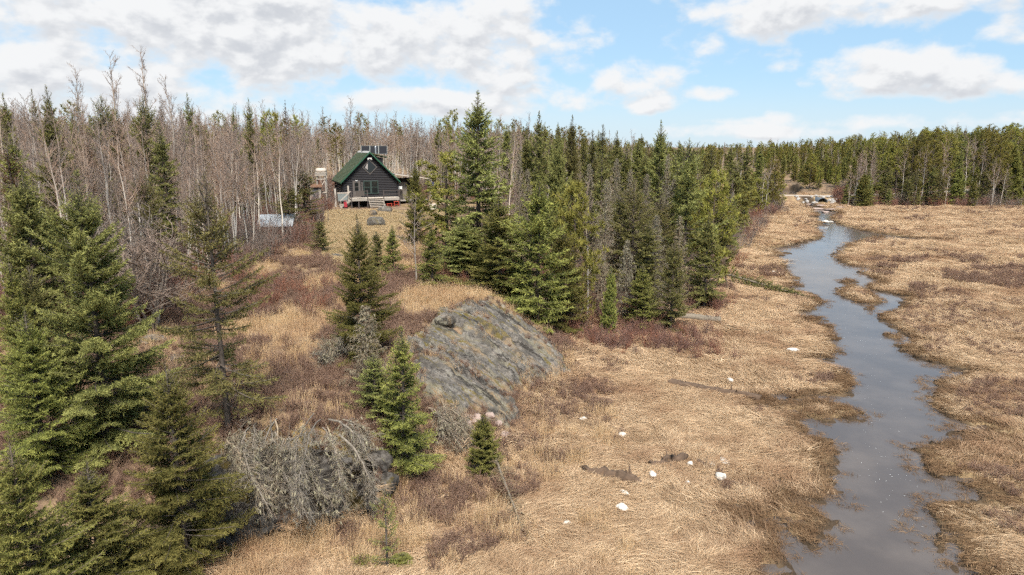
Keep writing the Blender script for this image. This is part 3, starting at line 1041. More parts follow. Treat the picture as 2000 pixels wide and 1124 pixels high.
def conifer(seed, H, Rm, hb, mat, step=0.085, tw=0.085, K=4, ln=.13, wd=.034, prof=0.75, up_top=50, el_bot=-18, tipup=0.22, irr=0.22,
            dens=1.0, bare=0.2, trunk_r=None, barkm='bark', wood=True, gaps=0.0, tl=0.42, lean=0.0, clump=None, thin_low=0.0, spread=.75, lift=.12, lump=.55, hole=-.42):
    """a spruce or fir: trunk mesh and crown mesh of real twigs with needles"""
    rs = np.random.RandomState(seed)
    tr = trunk_r or 0.011 * H + 0.02
    n = 14
    wob = np.cumsum(rs.normal(0, 0.012 * H / n, (n + 1, 2)), 0)
    wob -= wob[0]
    zz = np.linspace(0, H, n + 1)
    axis_ = np.column_stack([wob[:, 0] + lean * (zz / H) ** 1.5, wob[:, 1], zz])

    def at_(z):
        return np.array([np.interp(z, zz, axis_[:, 0]), np.interp(z, zz, axis_[:, 1]), z])
    V, F = loft(axis_, [tr * (1 - z / H) ** .8 + .006 for z in zz], 8, seed)
    tme = mesh_py('trunk', V, F, M[barkm], True)
    a = tme.attributes.new('rad', 'FLOAT', 'POINT')
    a.data.foreach_set('value', np.repeat([tr * (1 - z / H) + .006 for z in zz], 8).tolist() + [.05, .05])
    P, D, TP, segs = [], [], [], []
    z = hb
    az = rs.uniform(0, 6.28)
    while z < H - 0.03:
        t_ = (H - z) / (H - hb)
        Lm = Rm * (t_ ** prof) * (1.0 if t_ < .9 else 1 - (t_ - .9) * 2.5) * min(1, .22 + t_ / .17)
        nb = max(2, int(round((3.0 + 2.4 * (t_ > .1)) * dens)))
        if thin_low and rs.rand() < thin_low * t_:
            z += 0.13
            continue
        for b in range(nb):
            az += 2.4 + rs.normal(0, .35)
            nz_ = float(perlin(math.cos(az) * 1.3 + seed * 3.1 + z * .35, math.sin(az) * 1.3 + z * .9))
            L = Lm * rs.uniform(1 - irr * 1.6, 1 + irr) * (1 + lump * nz_) + 0.06
            if rs.rand() < gaps * (t_ if thin_low else 1) or nz_ < hole:
                continue
            el = R(up_top * (1 - t_) ** 1.6 + el_bot * min(1, t_ * 1.25) + rs.normal(0, 6))
            h = np.array([math.cos(az), math.sin(az), 0])
            sdv = np.array([-h[1], h[0], 0])
            o = at_(min(H, z + rs.uniform(-.08, .08)))

            def bp(s):
                s = np.asarray(s)[:, None]
                return o + h * (L * s * math.cos(el)) + np.array([0, 0, 1]) * (L * s * math.sin(el) + tipup * L * s ** 2.2) + sdv * (0.06 * L * np.sin(s * 3 + az))
            ss = np.linspace(0, 1, 5)
            if wood:
                q = bp(ss)
                segs += poly_segs(q, [0.010 + .012 * L * (1 - k) for k in ss])
            # twigs to both sides
            for side in (-1, 1):
                s = np.arange(bare + rs.uniform(0, .05), 0.99, step / max(L, .25))
                if not len(s):
                    s = np.array([.6])
                base = bp(s)
                fw = bp(s + .02) - base
                fw = nrm(fw)
                tl_ = np.minimum(tl * L * (1 - s) ** .75 * (0.35 + .65 * np.minimum(1, (s - bare) / .25 + .4)) + .07, .62) * rs.uniform(.7, 1.15, len(s))
                td = nrm(fw * .75 + sdv * side * rs.uniform(.55, 1.0, len(s))[:, None] + np.array([0, 0, 1]) * rs.normal(-.10, .14, len(s))[:, None])
                m_ = np.maximum(1, (tl_ / tw).astype(int))
                ii = np.repeat(np.arange(len(s)), m_)
                ff = np.concatenate([(np.arange(k) + rs.uniform(.3, 1)) / k for k in m_])
                pp = base[ii] + td[ii] * (tl_[ii] * ff)[:, None]
                pp[:, 2] -= 0.10 * (tl_[ii] * ff) ** 1.5
                P.append(pp)
                D.append(td[ii])
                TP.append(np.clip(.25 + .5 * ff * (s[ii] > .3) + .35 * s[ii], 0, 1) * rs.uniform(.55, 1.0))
            s = np.arange(bare, 1.0, tw / max(L, .2))
            if len(s):
                q = bp(s)
                P.append(q)
                D.append(nrm(bp(s + .02) - q))
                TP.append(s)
        z += (0.10 + 0.13 * t_) * (H / 10) ** .5
    # leader
    s = np.arange(H - .5, H + .02, .04)
    P.append(np.array([at_(min(k, H)) for k in s]))
    D.append(np.tile([0, 0, 1.0], (len(s), 1)))
    TP.append(np.full(len(s), .9))
    P, D, TP = np.concatenate(P), np.concatenate(D), np.concatenate(TP)
    V, F, at = blades(P, D, TP, K, ln, wd, rs, spread, lift)
    # the youngest shoots at the top carry shorter needles
    hz_ = np.clip((H - np.repeat(np.repeat(P[:, 2], K), 3)) / (.16 * H), .35, 1)[:, None]
    ctr_ = np.repeat(np.repeat(P, K, 0), 3, 0)
    V = ctr_ + (V - ctr_) * hz_
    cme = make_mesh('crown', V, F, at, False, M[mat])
    wme = None
    if wood and segs:
        V2, F2, rad = tubes(segs, 3)
        wme = make_mesh('branch', V2, F2, {'rad': rad}, False, M[barkm])
    return {'H': H, 'R': Rm, 'trunk': tme, 'crown': cme, 'branches': wme}


def pine(seed, H, Rm, hb, mat='pine', K=20, ln=.28, wd=.05, nb=46):
    rs = np.random.RandomState(seed)
    n = 12
    zz = np.linspace(0, H, n + 1)
    wob = np.cumsum(rs.normal(0, .02 * H / n, (n + 1, 2)), 0)
    wob -= wob[0]
    ax_ = np.column_stack([wob, zz])
    tr = .012 * H + .02
    V, F = loft(ax_, [tr * (1 - z / H) ** .8 + .012 for z in zz], 8, seed)
    tme = mesh_py('trunk', V, F, M['bark'], True)
    a = tme.attributes.new('rad', 'FLOAT', 'POINT')
    a.data.foreach_set('value', np.repeat([tr * (1 - z / H) + .01 for z in zz], 8).tolist() + [.05, .05])
    segs, P, D, TP = [], [], [], []
    for b in range(nb):
        t_ = (b + rs.rand()) / nb
        z = hb + (H - hb) * (1 - t_ ** .9)
        L = Rm * (.25 + .9 * math.sin(min(1, t_ * 1.15) * 2.4) ** .8) * rs.uniform(.55, 1.1)
        az = b * 2.4 + rs.normal(0, .5)
        h = np.array([math.cos(az), math.sin(az), 0])
        o = np.array([np.interp(z, zz, ax_[:, 0]), np.interp(z, zz, ax_[:, 1]), z])
        el = rs.uniform(-.05, .65) * (1 - .5 * t_)
        pts = [o + h * L * s * math.cos(el) + np.array([0, 0, L * s * math.sin(el) + .25 * L * s * s]) + rs.normal(0, .03 * L, 3) * s for s in np.linspace(0, 1, 5)]
        segs += poly_segs(pts, [.012 + .014 * L * (1 - s) for s in np.linspace(0, 1, 5)])
        for c in range(int(4 + L * 7)):
            s = rs.uniform(.35, 1.0)
            k = min(3, int(s * 4))
            q = pts[k] + (pts[k + 1] - pts[k]) * (s * 4 - k)
            dv = nrm(h * .6 + rs.randn(3) * .8 + np.array([0, 0, .5]))
            e = q + dv * rs.uniform(.1, .38) * min(1, L)
            segs.append((q, e, .008, .005))
            P.append(e)
            D.append(dv)
            TP.append(rs.uniform(.3, 1))
    for k in range(5):
        P.append(np.array([ax_[-1, 0], ax_[-1, 1], H - k * .12]))
        D.append(np.array([0, 0, 1.0]))
        TP.append(.9)
    V, F, at = blades(np.array(P), np.array(D), np.array(TP), K, ln, wd, rs, 1.0, .15)
    V2, F2, rad = tubes(segs, 3)
    return {'H': H, 'R': Rm, 'trunk': tme, 'crown': make_mesh('crown', V, F, at, False, M[mat]), 'branches': make_mesh('branch', V2, F2, {'rad': rad}, False, M['bark'])}


def bare_tree(seed, H, mat='birch', stems=1, first=.35, nb=26, fork=0.0, spread=.55, twig=9, r0=None, lean=.3, tr=0.0075, blen=.28):
    """a leafless broadleaf tree: trunk (all stems) and a crown of branches and twigs"""
    rs = np.random.RandomState(seed)
    tsegs, segs = [], []

    def stem(o, top, r, h0):
        n = 12
        wob = np.cumsum(rs.normal(0, .055 * H / n, (n + 1, 2)), 0)
        wob -= wob[0]
        pts = [o + (top - o) * (i / n) + np.array([wob[i, 0], wob[i, 1], 0]) for i in range(n + 1)]
        rr = [r * (1 - i / n) ** .75 + .006 for i in range(n + 1)]
        tsegs.extend(poly_segs(pts, rr))
        hh = np.linalg.norm(top - o)
        for b in range(nb):
            s = h0 + (1 - h0) * ((b + rs.rand()) / nb) ** .85
            s = min(s, .985)
            k = min(n - 1, int(s * n))
            q = pts[k] + (pts[k + 1] - pts[k]) * (s * n - k)
            L = hh * blen * (1.12 - s) * rs.uniform(.6, 1.25) + .25
            az = rs.uniform(0, 6.28)
            el = rs.uniform(.55, 1.15)
            d = np.array([math.cos(az) * math.cos(el) * spread * 1.6, math.sin(az) * math.cos(el) * spread * 1.6, math.sin(el)])
            d = nrm(d)
            br = min(rr[k] * .55, .006 + .010 * L)
            p_, m_ = [q], 4
            for j in range(m_):
                d = nrm(d + rs.normal(0, .16, 3) + np.array([0, 0, .10]))
                p_.append(p_[-1] + d * L / m_)
            segs.extend(poly_segs(p_, [br * (1 - j / m_) + .0055 for j in range(m_ + 1)]))
            for j in range(int(twig * (.5 + L * .5))):
                s2 = rs.uniform(.2, 1) * m_
                k2 = min(m_ - 1, int(s2))
                q2 = p_[k2] + (p_[k2 + 1] - p_[k2]) * (s2 - k2)
                d2 = nrm(d + rs.normal(0, .55, 3) + np.array([0, 0, .25]))
                l2 = L * rs.uniform(.16, .42)
                q3 = q2 + d2 * l2 * .5
                q4 = q3 + nrm(d2 + rs.normal(0, .25, 3) + np.array([0, 0, .15])) * l2 * .5
                segs.append((q2, q3, tr, tr * .9))
                segs.append((q3, q4, tr * .9, tr * .55))
                if L > .8:
                    for e in range(2):
                        q5 = q2 + (q3 - q2) * rs.rand()
                        segs.append((q5, q5 + nrm(d2 + rs.normal(0, .6, 3) + np.array([0, 0, .2])) * l2 * .5, tr * .75, tr * .5))
    r0 = r0 or .0052 * H + .010
    for s in range(stems):
        a = rs.uniform(0, 6.28) + s * 6.28 / stems
        sp = (0.04 if stems == 1 else .20) * H * rs.uniform(.5, 1.1)
        top = np.array([math.cos(a) * sp + lean * .3, math.sin(a) * sp, H * (1 if s == 0 else rs.uniform(.78, 1))])
        o = np.array([math.cos(a), math.sin(a), 0]) * (.12 if stems > 1 else 0)
        stem(o, top, r0 * (1 if stems == 1 else .8), first)
    V, F, rad = tubes(tsegs, 6)
    tme = make_mesh('trunk', V, F, {'rad': rad}, True, M[mat])
    V, F, rad = tubes(segs, 3)
    return {'H': H, 'R': H * .2, 'trunk': tme, 'crown': make_mesh('crown', V, F, {'rad': rad}, False, M[mat]), 'branches': None}


def dead_conifer(seed, H, Rm, hb=0.3, step=.12, twl=.5, droop=-28, lich=True, mat='greywood', tips=1.0):
    """a dead spruce: bare curved limbs with fine twigs and tufts of lichen"""
    rs = np.random.RandomState(seed)
    n = 12
    zz = np.linspace(0, H, n + 1)
    wob = np.cumsum(rs.normal(0, .012 * H / n, (n + 1, 2)), 0)
    ax_ = np.column_stack([wob - wob[0], zz])
    tr = .010 * H + .02
    V, F = loft(ax_, [tr * (1 - z / H) ** .8 + .008 for z in zz], 8, seed)
    tme = mesh_py('trunk', V, F, M[mat], True)
    a = tme.attributes.new('rad', 'FLOAT', 'POINT')
    a.data.foreach_set('value', np.repeat([tr * (1 - z / H) + .01 for z in zz], 8).tolist() + [.05, .05])
    segs, P, D = [], [], []
    z = hb
    az = 0
    while z < H:
        t_ = (H - z) / (H - hb)
        for b in range(4):
            az += 2.4 + rs.normal(0, .4)
            L = Rm * t_ ** .7 * rs.uniform(.45, 1.1) + .08
            el = R(30 * (1 - t_) ** 2 + droop * t_ + rs.normal(0, 8))
            h = np.array([math.cos(az), math.sin(az), 0])
            sv = np.array([-h[1], h[0], 0])
            o = np.array([np.interp(z, zz, ax_[:, 0]), np.interp(z, zz, ax_[:, 1]), z])
            q = [o + h * L * s * math.cos(el) + np.array([0, 0, L * s * math.sin(el) + .3 * L * s ** 2.5]) + sv * .08 * L * math.sin(3 * s + az) for s in np.linspace(0, 1, 6)]
            segs += poly_segs(q, [.007 + .010 * L * (1 - s) for s in np.linspace(0, 1, 6)])
            for c in range(int(3 + L / step * 1.6)):
                s = rs.uniform(.12, 1) * 5
                k = min(4, int(s))
                e = q[k] + (q[k + 1] - q[k]) * (s - k)
                dv = nrm((q[k + 1] - q[k]) / max(L, .01) * 3 + sv * rs.choice([-1, 1]) * rs.uniform(.4, 1) + np.array([0, 0, rs.normal(-.35, .3)]))
                l = twl * rs.uniform(.25, 1) * min(1, L)
                e2 = e + dv * l
                segs.append((e, e2, .006, .004))
                for _ in range(2):
                    e3 = e + dv * l * rs.uniform(.2, .9)
                    segs.append((e3, e3 + nrm(dv + rs.randn(3) * .6 + np.array([0, 0, -.3])) * l * .5, .0045, .003))
                P.append(e + dv * l * rs.uniform(.2, 1))
                D.append(np.array([0, 0, -1.0]) + dv * .6)
        z += .09 + .10 * t_
    V, F, at = blades(np.array(P), np.array(D), rs.rand(len(P)), 2, .13, .035, rs, .5, -.2)
    V2, F2, rad = tubes(segs, 3)
    return {'H': H, 'R': Rm, 'trunk': tme, 'crown': make_mesh('crown', V2, F2, {'rad': rad}, False, M[mat]), 'branches': make_mesh('lichen', V, F, at, False, M['lichen'])}


PROTO = {}
PROTO['hero'] = conifer(1, 11, 2.5, .4, 'spruce', K=5, ln=.135, wd=.036, step=.095, tw=.095, prof=.68, irr=.36, el_bot=-14, tipup=.28, gaps=.04, dens=1.2, lump=.45)
PROTO['hero2'] = conifer(2, 8, 2.3, .2, 'fir', K=5, ln=.12, wd=.032, step=.095, tw=.09, prof=.85, irr=.28, el_bot=-8, tipup=.18)
PROTO['young'] = conifer(3, 6, 1.35, .1, 'fir', K=5, ln=.115, wd=.032, step=.09, tw=.085, prof=.8, irr=.32, el_bot=-10, gaps=.06)
PROTO['small'] = conifer(4, 2.2, .75, .05, 'fir', K=6, ln=.08, wd=.024, step=.05, tw=.05, prof=.8, irr=.2, el_bot=5)
PROTO['sparse'] = conifer(5, 9, 1.9, 1.2, 'sparse', K=4, ln=.14, wd=.034, step=.11, tw=.11, prof=.5, irr=.38, el_bot=-20, gaps=.40, bare=.30, thin_low=.16, dens=.95)
PROTO['wide'] = conifer(6, 10, 2.6, .3, 'spruce', K=4, ln=.22, wd=.062, step=.15, tw=.15, prof=.72, irr=.36, el_bot=-12, gaps=.06)
PROTO['tall'] = conifer(7, 13, 2.1, 1.2, 'spruce', K=4, ln=.24, wd=.070, step=.17, tw=.16, prof=.7, irr=.36, el_bot=-18, gaps=.12)
PROTO['narrow'] = conifer(8, 11, 1.15, 1.0, 'spruce_dark', K=4, ln=.23, wd=.066, step=.16, tw=.16, prof=.55, irr=.34, el_bot=-25, gaps=.14)
PROTO['dark'] = conifer(9, 11, 1.9, .8, 'spruce_dark', K=4, ln=.24, wd=.070, step=.16, tw=.16, prof=.72, irr=.34, el_bot=-15, gaps=.08)
PROTO['ragged'] = conifer(10, 12, 1.9, 2.6, 'spruce', K=4, ln=.24, wd=.070, step=.17, tw=.17, prof=.5, irr=.5, el_bot=-10, gaps=.36, dens=.8, tipup=.3)
PROTO['young_b'] = conifer(103, 6, 1.3, .3, 'spruce', K=5, ln=.12, wd=.034, step=.095, tw=.09, prof=.65, irr=.42, el_bot=-16, gaps=.16, tipup=.3)
PROTO['wide_b'] = conifer(106, 10, 2.4, .6, 'fir', K=4, ln=.22, wd=.062, step=.16, tw=.155, prof=.85, irr=.45, el_bot=-20, gaps=.14, tipup=.34)
PROTO['narrow_b'] = conifer(108, 11, 1.1, 2.2, 'spruce', K=4, ln=.23, wd=.066, step=.17, tw=.17, prof=.38, irr=.5, el_bot=-30, gaps=.30)
PROTO['narrow_c'] = conifer(118, 11, 1.0, 1.4, 'sparse', K=4, ln=.22, wd=.060, step=.19, tw=.18, prof=.45, irr=.5, el_bot=-35, gaps=.36)
PROTO['dark_b'] = conifer(109, 11, 1.8, 1.2, 'spruce', K=4, ln=.24, wd=.070, step=.17, tw=.17, prof=.6, irr=.45, el_bot=-24, gaps=.2)
PROTO['wisp'] = conifer(113, 2.6, .62, .15, 'fir', K=4, ln=.07, wd=.02, step=.085, tw=.07, prof=.7, irr=.4, el_bot=0, gaps=.4, dens=.6)
PROTO['farfir'] = conifer(11, 10, 1.7, .4, 'fir', K=3, ln=.34, wd=.11, step=.26, tw=.26, prof=.75, irr=.34, wood=False)
PROTO['pine'] = pine(21, 10, 2.0, 2.0)
PROTO['pine2'] = pine(22, 12, 2.2, 4.0, nb=40)
PROTO['bush_pine'] = pine(23, 6, 1.8, .5, nb=44)
PROTO['dead'] = dead_conifer(31, 4.2, 1.15)
PROTO['dead_tall'] = dead_conifer(32, 9, 1.6, 1.0, step=.16, twl=.6)
PROTO['dead_narrow'] = dead_conifer(33, 9, 1.0, .8, step=.17, twl=.5)
PROTO['rust'] = conifer(12, 10, .9, 1.0, 'rust', K=2, ln=.20, wd=.05, step=.24, tw=.22, prof=.5, irr=.4, el_bot=-25, gaps=.3)
for k in range(4):
    PROTO['birch%d' % k] = bare_tree(41 + k, 12, 'birch', 1, .34, 26, twig=9)
PROTO['birch_clump'] = bare_tree(46, 11, 'birch', 3, .3, 20, twig=8)
PROTO['birch_fork'] = bare_tree(47, 12, 'birch', 2, .35, 24, twig=8)
for k in range(3):
    PROTO['aspen%d' % k] = bare_tree(51 + k, 14, 'aspen', 1, .42, 30, spread=.5, twig=9, tr=.0075, blen=.24)
PROTO['alder'] = bare_tree(56, 5, 'greytwig', 6, .15, 18, spread=.8, twig=8, r0=.03, tr=.006, blen=.45)
PROTO['sapling'] = bare_tree(57, 6, 'aspen', 1, .25, 20, spread=.6, twig=6, r0=.035, tr=.006, blen=.3)

NAMES = {'hero': 'spruce_tree', 'hero2': 'fir_tree', 'young': 'fir_tree', 'small': 'fir_tree', 'sparse': 'spruce_tree', 'wide': 'spruce_tree', 'tall': 'spruce_tree', 'narrow': 'spruce_tree', 'dark': 'spruce_tree', 'ragged': 'spruce_tree',
         'farfir': 'fir_tree', 'pine': 'pine_tree', 'pine2': 'pine_tree', 'bush_pine': 'pine_tree', 'dead': 'dead_spruce', 'dead_tall': 'dead_spruce', 'dead_narrow': 'dead_spruce', 'rust': 'dead_spruce', 'alder': 'alder_shrub', 'sapling': 'aspen_tree'}


ALT = {'young': ['young', 'young_b'], 'wide': ['wide', 'wide_b'], 'narrow': ['narrow', 'narrow_b', 'narrow_c'], 'dark': ['dark', 'dark_b']}
for k_, v_ in ALT.items():
    for q_ in v_:
        NAMES[q_] = NAMES[k_]
NAMES['wisp'] = 'fir_tree'
_turn = {}


def tree(proto, x, y, height, label, group=None, width=1.0, rz=None, tilt=(0, 0), z=None):
    if proto in ALT:
        _turn[proto] = _turn.get(proto, -1) + 1
        width *= PROTO[proto]['R'] / PROTO[ALT[proto][_turn[proto] % len(ALT[proto])]]['R']
        proto = ALT[proto][_turn[proto] % len(ALT[proto])]
    p = PROTO[proto]
    nm = NAMES.get(proto) or ('aspen_tree' if proto.startswith('aspen') else 'birch_tree')
    e = empty(nm, (x, y, (g1(x, y) if z is None else z) - .05), random.uniform(0, 6.28) if rz is None else rz)
    e.rotation_euler = (tilt[0], tilt[1], e.rotation_euler[2])
    s = height / p['H']
    e.scale = (s * width, s * width, s)
    link('trunk', p['trunk'], e)
    c = link('crown', p['crown'], e)
    if p['branches']:
        link('lichen' if 'dead' in proto and proto != 'rust' else 'branch', p['branches'], c)['kind'] = 'stuff'
    tag(e, label, 'tree' if nm != 'alder_shrub' else 'shrub', group)
    return e


def plant(proto, px, d, top, label, wpx=None, base=None, group=None, rz=None, tilt=(0, 0), z=None):
    """a tree standing d metres off whose tip shows at that spot of the photograph"""
    r = ray(px, top)
    zt = CAM_H + d * r[2] / r[1]
    x = d * r[0] / r[1]
    gz = g1(x, d) if z is None else z
    h = zt - gz
    p = PROTO[proto]
    w = 1.0
    if wpx:
        zc = d * CP + (CAM_H - zt * .4) * SP
        w = (wpx / FPX * zc / 2) / (p['R'] * h / p['H'])
    return tree(proto, x, d, h, label, group, w, rz, tilt, z)


# ---------------------------------------------------------------- scattered ground cover
def strip_blades(n, rs, flat, L, wd, spread, cx=.25, cols=None, segs=3):
    """n curved grass blades; flat=1 lies down along +x, flat=0 stands up"""
    V, F, rn = [], [], []
    for i in range(n):
        o = np.array([rs.normal(0, cx), rs.normal(0, cx), 0.0])
        a = rs.normal(0, spread) if flat > .4 else rs.uniform(0, 6.28)
        h = np.array([math.cos(a), math.sin(a), 0])
        l = L * rs.uniform(.5, 1.25)
        w = wd * rs.uniform(.6, 1.3)
        sv = np.array([-h[1], h[0], 0]) * math.cos(rs.uniform(-1, 1)) + np.array([0, 0, rs.normal(0, .4)])
        c = rs.rand()
        st = rs.uniform(.02, .12)
        for k in range(segs + 1):
            s = k / segs
            if flat > .4:
                q = o + h * l * s + np.array([0, 0, st + (.22 * flat * rs.uniform(.6, 1.1)) * l * math.sin(s * 2.6) * .8 - .02]) + np.array([-h[1], h[0], 0]) * .12 * l * s * s * math.sin(i)
            else:
                b = rs.uniform(.15, .5)
                q = o + h * l * b * s ** 1.8 + np.array([0, 0, l * s * (1 - .3 * b * s)])
            ww = sv * w * (1 - s * .8) / 2
            V += [q - ww, q + ww]
            rn += [c, c]
            if k:
                m_ = len(V)
                F.append([m_ - 4, m_ - 3, m_ - 1, m_ - 2])
    return np.array(V), np.array(F), {'rnd': rn}


def shrub_mesh(seed, H, n, spread, mat, twigs=5, r=.006):
    rs = np.random.RandomState(seed)
    segs = []
    for i in range(n):
        az = rs.uniform(0, 6.28)
        d = nrm(np.array([math.cos(az) * spread * rs.rand(), math.sin(az) * spread * rs.rand(), 1.0]))
        q = np.array([rs.normal(0, .14 * H), rs.normal(0, .14 * H), -.03])
        L = H * rs.uniform(.55, 1.1)
        for j in range(3):
            d = nrm(d + rs.normal(0, .12, 3))
            e = q + d * L / 3
            segs.append((q, e, r * (1 - j * .25), r * (1 - (j + 1) * .25)))
            for k in range(twigs if j else twigs // 2):
                b = q + (e - q) * rs.rand()
                d2 = nrm(d + rs.normal(0, .5, 3))
                segs.append((b, b + d2 * L * rs.uniform(.1, .3), r * .55, r * .3))
            q = e
    V, F, rad = tubes(segs, 3)
    return make_mesh('shrub', V, F, {'rad': rad, 'rnd': np.repeat(rs.rand(len(segs)), 6)}, False, M[mat])


def proto_set(name, meshes):
    c = bpy.data.collections.new(name)
    for i, me in enumerate(meshes):
        c.objects.link(bpy.data.objects.new('%s_%02d' % (name, i), me))
    return c


def scatter(name, label, col, P, rot, scl, ix, tilt=None):
    n = len(P)
    me = bpy.data.meshes.new(name)
    me.vertices.add(n)
    me.vertices.foreach_set('co', np.asarray(P, np.float32).ravel())
    a = me.attributes.new('rot', 'FLOAT_VECTOR', 'POINT')
    rv_ = np.zeros((n, 3), np.float32)
    rv_[:, 2] = rot
    if tilt is not None:
        rv_[:, :2] = tilt
    a.data.foreach_set('vector', rv_.ravel())
    a = me.attributes.new('scl', 'FLOAT', 'POINT')
    a.data.foreach_set('value', np.asarray(scl, np.float32))
    a = me.attributes.new('pick', 'INT', 'POINT')
    a.data.foreach_set('value', np.asarray(ix, np.int32))
    o = link(name, me)
    tag(o, label, kind='stuff')
    g = bpy.data.node_groups.new(name, 'GeometryNodeTree')
    g.interface.new_socket('Geometry', in_out='INPUT', socket_type='NodeSocketGeometry')
    g.interface.new_socket('Geometry', in_out='OUTPUT', socket_type='NodeSocketGeometry')
    nd = g.nodes
    gi, go = nd.new('NodeGroupInput'), nd.new('NodeGroupOutput')
    ci = nd.new('GeometryNodeCollectionInfo')
    ci.inputs['Collection'].default_value = col
    ci.inputs['Separate Children'].default_value = True
    ci.inputs['Reset Children'].default_value = True
    iop = nd.new('GeometryNodeInstanceOnPoints')
    iop.inputs['Pick Instance'].default_value = True

    def na(nm, ty):
        q = nd.new('GeometryNodeInputNamedAttribute')
        q.data_type = ty
        q.inputs['Name'].default_value = nm
        return q.outputs['Attribute']
    L = g.links.new
    L(gi.outputs[0], iop.inputs['Points'])
    L(ci.outputs[0], iop.inputs['Instance'])
    L(na('pick', 'INT'), iop.inputs['Instance Index'])
    er = nd.new('FunctionNodeEulerToRotation')
    L(na('rot', 'FLOAT_VECTOR'), er.inputs[0])
    L(er.outputs[0], iop.inputs['Rotation'])
    L(na('scl', 'FLOAT'), iop.inputs['Scale'])
    L(iop.outputs[0], go.inputs[0])
    md = o.modifiers.new('scatter', 'NODES')
    md.node_group = g
    return o


rs = np.random.RandomState(77)


def tuft(n, flat, L, wd, spread, mat, cx=.25, segs=3):
    V, F, a = strip_blades(n, rs, flat, L, wd, spread, cx, None, segs)
    return make_mesh('tuft', V, F, a, False, M[mat])


MATS_ = proto_set('mat_tuft', [tuft(40, f, L, .019, sp, 'straw', .27, 2) for f, L, sp in ((.8, .55, .45), (.6, .42, .9), (.9, .70, .35), (.6, .38, 1.4), (.6, .50, .7))])
TALL_ = proto_set('tall_tuft', [tuft(30, 0, L, .016, 1, 'tallgrass', .16) for L in (.6, .75, .9, .5)])
WET_ = proto_set('wet_tuft', [tuft(30, f, L, .022, sp, 'wetgrass', .18) for f, L, sp in ((.9, .45, .9), (.7, .4, 1.4), (1.0, .5, .7))] + [tuft(26, 0, .32, .018, 1, 'wetgrass', .14)])
YARD_ = proto_set('yard_tuft', [tuft(40, .6, .22, .022, 2.0, 'yardgrass', .35, 2), tuft(40, 0, .14, .022, 2.0, 'yardgrass', .35, 2)])
HEATH_ = proto_set('heath', [shrub_mesh(200 + k, .45, 22, 1.0, 'heather', 5, .007) for k in range(4)])
THICK_ = proto_set('thicket', [shrub_mesh(210 + k, 1.7, 20, .7, 'redtwig', 8, .011) for k in range(4)] + [shrub_mesh(220 + k, 2.3, 14, .5, 'greytwig', 8, .012) for k in range(3)])


def in_view(P, m=.82):
    return (np.abs(P[:, 0]) < P[:, 1] * m + 3)


def cloud_pts(n, x0, x1, y0, y1):
    P = np.column_stack([rs.uniform(x0, x1, n), rs.uniform(y0, y1, n)])
    return P[in_view(P)]


def flow(P):
    return 2.6 * fbm(P[:, 0] * .11, P[:, 1] * .11, 3, 5.0) + 1.0 * perlin(P[:, 0] * .5, P[:, 1] * .5) + .6


FOREST_L = [G(*q)[:2] for q in [(-60, 640, 3.7), (250, 645, 3.6), (330, 600, 3.75), (430, 570, 3.9), (500, 500, 4.3), (560, 482, 4.45), (600, 455, 4.6), (618, 415, 5)]] + [(-24, 98), (-10, 101), (8, 98), (8, 170), (-140, 170), (-90, 60)]
FOREST_R = [G(*q)[:2] for q in [(1100, 640, .4), (1180, 628, .2), (1330, 602, .2), (1395, 540, .2), (1450, 480, .2), (1490, 430, .2), (1520, 413, .2)]] + [(58, 157), (40, 168), (8, 170), (8, 98), (-2, 90), (-4, 70), (-2, 52)]
FOREST_F = [(71, 146), (86, 146.5), (110, 146), (150, 140), (190, 150), (260, 260), (90, 300), (86, 215), (84, 168), (72, 150)]

# --- matted marsh grass
ROCKS = [o for o in bpy.data.objects if o.name.startswith('granite_outcrop')]
ROCKP = []
for pix in ([(800, 672), (840, 632), (880, 606), (950, 599), (1000, 622), (1060, 662), (1100, 705), (1108, 732), (1080, 745), (1022, 742), (1010, 785), (1000, 790), (975, 780), (905, 738), (850, 712), (800, 706)],
            [(800, 712), (850, 706), (910, 730), (972, 775), (1008, 803), (1016, 830), (988, 848), (930, 822), (870, 808), (820, 785)]):
    ROCKP.append(np.array([T(a, b)[:2] for a, b in pix]))
CLIFFP = np.array([q[:2] for q in cl_top] + [q[:2] for q in cl_bot[::-1]])


def on_rock(P):
    r = np.zeros(len(P), bool)
    for q in ROCKP:
        r |= sd_poly(P, q) > .1
    return r


